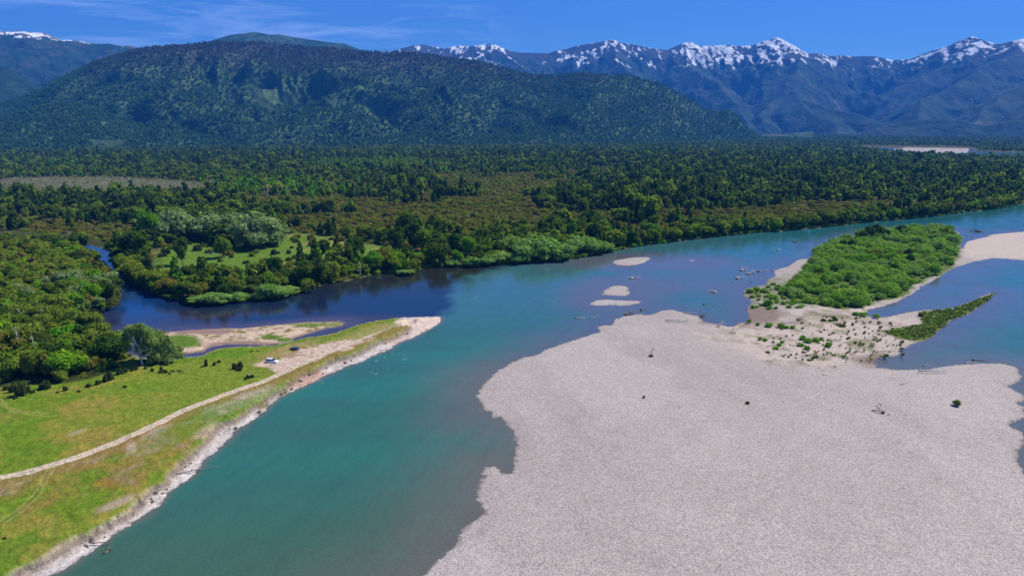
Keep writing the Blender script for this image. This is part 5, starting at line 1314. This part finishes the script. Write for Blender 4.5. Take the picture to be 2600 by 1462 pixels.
for k_, (a, b_, lp, yaw, kd, dk, zn) in enumerate(DRIFT):
    z_ = ZZ[zn]; gx_, gy_ = ground(a, b_, z_); dist = math.sqrt(gx_ ** 2 + gy_ ** 2 + CAM_H ** 2); L = lp * dist / FPX
    fat = 1.0 if lp > 30 else 1.5
    if lp > 100: fat = .4
    o = link('driftwood', SN[(kd, bool(dk))][k_ % 3], None, (gx_, gy_, z_), (0, 0, R(yaw)), (L, L * fat * .8, L * fat * .62)); o['_p'] = (a, b_)
    prop(o, None, 'driftwood', 'driftwood ' + ZT[zn])
    wd = ('dark ' if dk else 'pale ') + {'log': 'log', 'rooted': 'uprooted trunk', 'pile': 'tangle of driftwood'}[kd]
    objs.setdefault(zn, []).append((o, wd))
for zn, L in objs.items(): name_rows(L, '', ZT[zn])
# the upended root standing alone on the gravel
gx_, gy_ = ground(1653, 905, .9)
mb = MB(); rs = random.Random(4)
blob(mb, (0, 0, .5), (.8, .7, .55), 2, .25, 4, .2, 0)
for i in range(9):
    a = i * .7; tube(mb, [(0, 0, .7), (math.cos(a) * .7, math.sin(a) * .5, .5), (math.cos(a) * 1.0, math.sin(a) * .8, -.1)], [.16, .13, .05], 6, rs=rs)
e = bpy.data.objects.new('upended_stump', None); COL.objects.link(e); e.location = (gx_, gy_, .75); prop(e, 'upended tree stump with a leaning pinkish trunk, alone on the gravel bar', 'stump')
link('root_ball', mb.build('root_ball', [M_root]), e)
mb = MB(); tube(mb, [(0, 0, .6), (.5, 1.2, 1.3), (.8, 2.4, 1.9), (1.2, 3.4, 2.6)], [.3, .25, .2, .12], 8, rs=rs); tube(mb, [(.8, 2.4, 1.9), (1.5, 2.8, 2.2), (1.3, 3.0, 2.9)], [.16, .12, .08], 6, rs=rs)
link('trunk', mb.build('trunk', [plain('pink_wood', (.36, .23, .18), .9)]), e)
# the fallen treetop with a root clump on the right of the bar
gx_, gy_ = ground(2240, 1050, .9)
e = bpy.data.objects.new('fallen_tree', None); COL.objects.link(e); e.location = (gx_, gy_, .9); prop(e, 'fallen dead tree with long thin branches and mossy root clump on gravel bar', 'fallen tree')
mb = MB(); blob(mb, (.2, 0, .3), (.55, .5, .45), 2, .25, 9, .2, 0); blob(mb, (1.6, -.9, .1), (.5, .25, .18), 1, .25, 10, .2, 0)
link('root_clump', mb.build('root_clump', [M_root]), e)
mb = MB()
for L in ([(.1, 0, .35), (-1.0, .9, .5), (-2.4, 2.2, .3)], [(0, -.2, .2), (-1.4, -.2, .3), (-2.5, 2.0, .2)], [(-2.4, 2.2, .3), (-.6, 2.0, .6), (.8, 3.0, .7), (1.8, 4.6, .9)], [(1.8, 4.6, .9), (2.0, 6.2, 1.3), (2.9, 7.4, 1.0)], [(1.6, 4.4, .9), (2.8, 5.4, 1.3)], [(-.2, 2.0, .4), (1.4, 1.6, .3), (2.2, 1.5, .1)]):
    tube(mb, L, [.11, .08, .06, .04][:len(L)], 6, rs=rs)
link('branches', mb.build('branches', [M_driftd]), e)

# ------------------------------------------------------------------ clods, boulders, pale stones
def rock_mesh(seed, mat, sub=1):
    mb = MB(); rs = random.Random(seed); blob(mb, (0, 0, .25), (.5, rs.uniform(.3, .45), rs.uniform(.22, .32)), sub, .28, seed, .5); return mb.build('rock', [mat], False)
CL = [rock_mesh(s_, M_clod) for s_ in range(3)]; RK = [rock_mesh(s_ + 9, M_stone) for s_ in range(3)]
M_white = plain('white_stone', (.72, .70, .66), .9, .1); WK = [rock_mesh(s_ + 19, M_white, 0) for s_ in range(2)]
edge = gpoly([p for p in MEADOW_TOP if 40 < p[0] < 1060 and p[1] > 830], 1.6); gq = np.random.default_rng(15)
es = np.hypot(*(edge[1:] - edge[:-1]).T); ec = np.concatenate([[0], np.cumsum(es)])
objs = []; tries = 0
while len(objs) < 150 and tries < 4000:
    tries += 1
    s_ = gq.uniform(0, ec[-1]); i = min(max(np.searchsorted(ec, s_) - 1, 0), len(es) - 1); t_ = (s_ - ec[i]) / es[i]; p = edge[i] * (1 - t_) + edge[i + 1] * t_
    d_ = (edge[i + 1] - edge[i]) / es[i]; nn = np.array([-d_[1], d_[0]])
    if nn[0] < 0: nn = -nn
    off = gq.uniform(.3, 9) if gq.uniform() < .6 else gq.uniform(.3, 3); q = p + nn * off
    p_, q_ = pix(q[0], q[1], .8)
    dens = .9 if 190 < p_ < 440 else (.6 if 600 < p_ < 1000 else .3)
    if gq.uniform() > dens or float(sdist(W_LEFT, q[None, 0], q[None, 1])[0]) < .6: continue
    dark = gq.uniform() < .7; sz_ = gq.uniform(.45, 1.3)
    zb_ = min(float(sdist(W_LEFT, q[None, 0], q[None, 1])[0]) * .12, .9)
    o = link('turf_clod' if dark else 'boulder', (CL if dark else RK)[len(objs) % 3], None, (q[0], q[1], zb_ - .05), (0, 0, gq.uniform(0, 6)), (sz_ * 1.3, sz_, sz_)); o['_p'] = (float(p_), float(q_))
    prop(o, None, 'clod' if dark else 'boulder', 'clods and boulders on the left river bank'); objs.append((o, 'dark turf clod' if dark else 'pale boulder'))
name_rows(objs, '', 'on the stony river bank')
objs = []
while len(objs) < 60:
    a_, b_ = gq.uniform(10, 640), gq.uniform(935, 1400); xx_, yy_ = ground(a_, b_, 2.3)
    if float(sdist(W_MEADOW, np.array([xx_]), np.array([yy_]))[0]) < 2 or float(sdist(W_WOOD, np.array([xx_]), np.array([yy_]))[0]) > -1 or float(seg_dist(W_ROAD, np.array([xx_]), np.array([yy_]))[0]) < 3: continue
    o = link('pale_stone', WK[len(objs) % 2], None, (xx_, yy_, 2.35), (0, 0, a_), (.55, .45, .4)); o['_p'] = (a_, b_); prop(o, None, 'stone', 'pale stones scattered in the near meadow'); objs.append((o, 'small white stone'))
name_rows(objs, '', 'in the near meadow grass')

# ------------------------------------------------------------------ the two cars
def car_paint(name, col):
    m, n, o = new_mat(name); b = N(n, 'ShaderNodeBsdfPrincipled', Roughness=.28); b.inputs['Base Color'].default_value = col + (1,)
    b.inputs['Coat Weight'].default_value = .6; b.inputs['Coat Roughness'].default_value = .08
    no = N(n, 'ShaderNodeTexNoise', Scale=6., Detail=4); r_ = mrange(n, no.outputs['Fac'], .3, .7, .22, .4); n.links.new(r_, b.inputs['Roughness']); n.links.new(b.outputs[0], o.inputs['Surface']); return m
M_glass = plain('car_glass', (.012, .016, .022), .06, 0, spec=.6); M_tyre = plain('tyre', (.02, .02, .02), .9); M_rim = plain('rim', (.45, .45, .47), .35, .1, metallic=.9); M_lamp = plain('headlight', (.75, .78, .8), .15, .05); M_red = plain('tail_light', (.4, .02, .02), .3, .05); M_trim = plain('black_trim', (.03, .03, .03), .6)
def loft(sections, mat, name, close=True):
    """sections: list of (x, [(y,z)...]) joined along x"""
    V = []; F = []; k = len(sections[0][1])
    for xs_, ring in sections: V += [(xs_, yy_, zz_) for yy_, zz_ in ring]
    for i in range(len(sections) - 1):
        for j in range(k): F.append((i * k + j, i * k + (j + 1) % k, (i + 1) * k + (j + 1) % k, (i + 1) * k + j))
    me = bpy.data.meshes.new(name); me.from_pydata(V, [], F + [tuple(range(k))[::-1], tuple(range((len(sections) - 1) * k, len(sections) * k))]); me.materials.append(mat)
    me.polygons.foreach_set('use_smooth', np.full(len(me.polygons), False)); me.update(); return me
def car(label, nm, px_, py_, yaw, paint, Lh, W_, belt, top, prof, z_):
    gx_, gy_ = ground(px_, py_, z_)
    e = bpy.data.objects.new(nm, None); COL.objects.link(e); e.location = (gx_, gy_, z_); e.rotation_euler = (0, 0, R(yaw)); prop(e, label, 'car', 'cars parked on the bare river bank')
    w = W_ / 2
    def ring(zlo, zhi, ww): return [(-ww * .92, zlo), (-ww, zlo + .12), (-ww, zhi - .16), (-ww * .90, zhi), (ww * .90, zhi), (ww, zhi - .16), (ww, zlo + .12), (ww * .92, zlo)]
    body = loft([(x_, ring(.34 if abs(x_) > Lh * .9 else .26, zt, w * wf_)) for x_, zt, wf_ in prof['body']], paint, 'body'); link('body', body, e)
    def cring(z0, z1, w0, w1): return [(-w0, z0), (-w1, z1 - .07), (-w1 * .93, z1), (w1 * .93, z1), (w1, z1 - .07), (w0, z0)]
    cab = prof['cab']   # x, roof z
    glass = loft([(x_, cring(belt - .02, zt, w * .93, w * .93 - (zt - belt) * .28)) for x_, zt in cab], M_glass, 'windows'); link('windows', glass, e)
    roof = [(x_, zt) for x_, zt in cab if zt > top - .12]
    link('roof', loft([(x_, [(-(w * .93 - (zt - belt) * .28) - .01, zt - .09), (-w * .76, zt + .02), (w * .76, zt + .02), ((w * .93 - (zt - belt) * .28) + .01, zt - .09)]) for x_, zt in roof], paint, 'roof'), e)
    for xp in prof['pillars']:
        for sgn in (-1, 1):
            mbp = MB(); zt = np.interp(xp, [c_[0] for c_ in cab], [c_[1] for c_ in cab]); tube(mbp, [(xp, sgn * w * .935, belt - .02), (xp, sgn * (w * .94 - (zt - belt) * .28), zt - .05)], [.06, .05], 4); link('pillar', mbp.build('pillar', [paint], False), e)
    for xw in prof['wheels']:
        for sgn in (-1, 1):
            mw = MB(); tube(mw, [(xw, sgn * (w - .24), .35), (xw, sgn * (w + .015), .35)], [.36, .36], 20); wo = link('wheel', mw.build('wheel', [M_tyre], False), e)
            mr = MB(); tube(mr, [(xw, sgn * (w - .05), .35), (xw, sgn * (w + .03), .35)], [.22, .2], 14); link('rim', mr.build('rim', [M_rim], False), wo)
    xf = prof['body'][-1][0]; xr = prof['body'][0][0]; zf = prof['body'][-1][1]; zr = prof['body'][0][1]
    def boxm(c, s, name, mat):
        mbx = MB(); V_ = [(c[0] + a * s[0], c[1] + b_ * s[1], c[2] + d_ * s[2]) for a in (-.5, .5) for b_ in (-.5, .5) for d_ in (-.5, .5)]
        mbx.add(V_, [(0, 1, 3, 2), (4, 6, 7, 5), (0, 4, 5, 1), (2, 3, 7, 6), (0, 2, 6, 4), (1, 5, 7, 3)]); link(name, mbx.build(name, [mat], False), e)
    for sgn in (-1, 1):
        boxm((xf - .02, sgn * w * .70, zf - .16), (.12, .34, .16), 'headlight', M_lamp); boxm((xr + .0, sgn * w * .80, zr - .22), (.08, .18, .30), 'tail_light', M_red); boxm((prof['cab'][-2][0] + .05, sgn * (w + .10), belt + .05), (.14, .18, .13), 'mirror', paint)
    boxm((xf + .02, 0, .46), (.12, W_ * .86, .2), 'front_bumper', M_trim if 'white' not in nm else paint); boxm((xr - .02, 0, .48), (.12, W_ * .86, .2), 'rear_bumper', paint)
    return e
SUV = dict(body=[(-2.3, .98, .90), (-2.15, 1.08, .97), (-1.0, 1.10, 1.0), (.9, 1.10, 1.0), (1.1, 1.08, 1.0), (1.95, 1.00, .97), (2.25, .88, .90)], cab=[(-2.22, 1.08), (-2.05, 1.74), (-1.0, 1.80), (.35, 1.76), (1.12, 1.08)], pillars=(-2.1, -1.25, -.3, .55), wheels=(-1.4, 1.42))
SED = dict(body=[(-2.1, .88, .88), (-1.95, .98, .96), (-1.0, .98, 1.0), (.8, .98, 1.0), (1.1, .94, .99), (1.8, .84, .95), (2.1, .70, .86)], cab=[(-1.95, .96), (-1.25, 1.40), (-.5, 1.47), (.2, 1.42), (1.05, .94)], pillars=(-1.35, -.45, .35), wheels=(-1.25, 1.3))
M_wpaint = car_paint('white_paint', (.80, .81, .83)); M_bpaint = car_paint('blue_paint', (.05, .085, .17))
car('white four-wheel drive car parked on the bare ground nearest the road', 'white_car', 691, 921, -11, M_wpaint, 2.3, 1.86, 1.08, 1.78, SUV, 2.58)
car('dark blue-grey car parked further back at the grass edge of the bare ground', 'blue_car', 748, 889, 152, M_bpaint, 2.1, 1.76, .95, 1.45, SED, 2.56)

# ------------------------------------------------------------------ small shelter in the clearing
gx_, gy_ = ground(456, 686, 1.7)
e = bpy.data.objects.new('shelter', None); COL.objects.link(e); e.location = (gx_, gy_, 1.5); e.rotation_euler = (0, 0, R(-14)); prop(e, 'small shelter with pale grey lean-to roof at the clearing edge', 'shelter')
mb = MB(); V_ = []
for i in range(25):
    xx_ = -1.9 + i * 3.8 / 24; zc_ = .025 * math.cos(i * math.pi)
    V_ += [(xx_, -1.5, 1.75 + zc_), (xx_, 1.6, 2.75 + zc_), (xx_, -1.5, 1.70 + zc_), (xx_, 1.6, 2.70 + zc_)]
F_ = []
for i in range(24):
    a = i * 4; F_ += [(a, a + 4, a + 5, a + 1), (a + 2, a + 3, a + 7, a + 6), (a, a + 2, a + 6, a + 4), (a + 1, a + 5, a + 7, a + 3)]
F_ += [(0, 1, 3, 2), (96, 98, 99, 97)]
mb.add(V_, F_); link('roof', mb.build('roof', [plain('tin', (.60, .58, .58), .5, .12, metallic=.2)], False), e)
for sx2 in (-1.7, 1.7):
    for sy2, hh in ((-1.3, 1.78), (1.4, 2.65)):
        mb = MB(); tube(mb, [(sx2, sy2, 0), (sx2, sy2, hh)], [.11, .09], 6); link('post', mb.build('post', [M_white if (sx2 > 0 and sy2 < 0) else M_bark]), e)
mb = MB(); 
for i in range(9):
    x0_ = -1.7 + i * .38; V_ = [(x0_ + a * .35, 1.45 + b_ * .04, d_ * 2.6 + .02) for a in (0, 1) for b_ in (0, 1) for d_ in (0, 1)]; mb.add(V_, [(0, 1, 3, 2), (4, 6, 7, 5), (0, 4, 5, 1), (2, 3, 7, 6), (0, 2, 6, 4), (1, 5, 7, 3)])
link('back_wall', mb.build('back_wall', [M_bark], False), e)

# ------------------------------------------------------------------ person wading at the mouth of the side river
gx_, gy_ = ground(313, 823, 0)
e = bpy.data.objects.new('person', None); COL.objects.link(e); e.location = (gx_, gy_, -.45); e.rotation_euler = (0, 0, R(25)); prop(e, 'person in a pale top and dark trousers wading in the side river', 'person')
def skin_body(name, joints, edges, mat, parent, root=0, sub=2):
    me = bpy.data.meshes.new(name); me.from_pydata([j[:3] for j in joints], edges, []); o = link(name, me, parent); me.materials.append(mat)
    md = o.modifiers.new('skin', 'SKIN')
    me.skin_vertices.new() if hasattr(me.skin_vertices, 'new') and len(me.skin_vertices) == 0 else None
    if len(me.skin_vertices):
        for i, j in enumerate(joints): me.skin_vertices[0].data[i].radius = (j[3], j[4] if len(j) > 4 else j[3]); me.skin_vertices[0].data[i].use_root = (i == root)
    sb = o.modifiers.new('sub', 'SUBSURF'); sb.levels = sub; sb.render_levels = sub
    return o
M_skin = plain('skin', (.45, .27, .19), .6, .08); M_shirt = plain('pale_shirt', (.70, .66, .68), .9, .1); M_trous = plain('dark_trousers', (.05, .045, .06), .9, .1); M_hair = plain('hair', (.03, .02, .015), .8)
J = [(0, 0, .95, .13, .10), (0, 0, 1.15, .125, .095), (0, .01, 1.35, .15, .10), (0, .01, 1.47, .065), (0, -.01, 1.56, .06), (0, -.02, 1.65, .085, .10), (0, -.01, 1.73, .07, .085),
     (.17, 0, 1.41, .055), (.27, -.04, 1.17, .045), (.22, -.22, 1.05, .036), (.19, -.30, 1.04, .035), (-.17, 0, 1.41, .055), (-.26, -.03, 1.16, .045), (-.20, -.20, 1.03, .036), (-.18, -.28, 1.02, .035),
     (.10, 0, .88, .095), (.12, -.05, .50, .065), (.13, 0, .10, .045), (.13, -.12, .05, .04), (-.10, 0, .88, .095), (-.12, .02, .50, .065), (-.13, .08, .10, .045), (-.13, -.04, .05, .04)]
E_ = [(0, 1), (1, 2), (2, 3), (3, 4), (4, 5), (5, 6), (2, 7), (7, 8), (8, 9), (9, 10), (2, 11), (11, 12), (12, 13), (13, 14), (0, 15), (15, 16), (16, 17), (17, 18), (0, 19), (19, 20), (20, 21), (21, 22)]
skin_body('body', J, E_, M_skin, e)
fat = lambda j, k=.016: tuple(j[:3]) + (j[3] + k, (j[4] if len(j) > 4 else j[3]) + k)
skin_body('shirt', [fat(J[0]), fat(J[1]), fat(J[2]), fat(J[7]), fat(J[8]), fat(J[11]), fat(J[12]), (0, .01, 1.44, .075, .075)], [(0, 1), (1, 2), (2, 3), (3, 4), (2, 5), (5, 6), (2, 7)], M_shirt, e)
skin_body('trousers', [fat((0, 0, .93, .13, .10)), fat(J[15]), fat(J[16]), fat(J[17]), fat(J[19]), fat(J[20]), fat(J[21])], [(0, 1), (1, 2), (2, 3), (0, 4), (4, 5), (5, 6)], M_trous, e)
mb = MB(); blob(mb, (0, 0, 1.72), (.098, .11, .085), 2, .04, 3, .3, 1.67); link('hair', mb.build('hair', [M_hair]), e)

# ------------------------------------------------------------------ air
m, n, o = new_mat('haze')
pv = N(n, 'ShaderNodeVolumePrincipled', Density=HAZE_D); pv.inputs['Color'].default_value = HAZE_C; pv.inputs['Anisotropy'].default_value = 0.0
n.links.new(pv.outputs[0], o.inputs['Volume'])
mb = MB(); x0_, x1_, y0_, y1_, z0_, z1_ = -11500, 11500, -600, 13500, -6, 2100
mb.add([(a, b_, c_) for a in (x0_, x1_) for b_ in (y0_, y1_) for c_ in (z0_, z1_)], [(0, 1, 3, 2), (4, 6, 7, 5), (0, 4, 5, 1), (2, 3, 7, 6), (0, 2, 6, 4), (1, 5, 7, 3)])
prop(link('haze', mb.build('haze', [m], False)), kind='stuff')
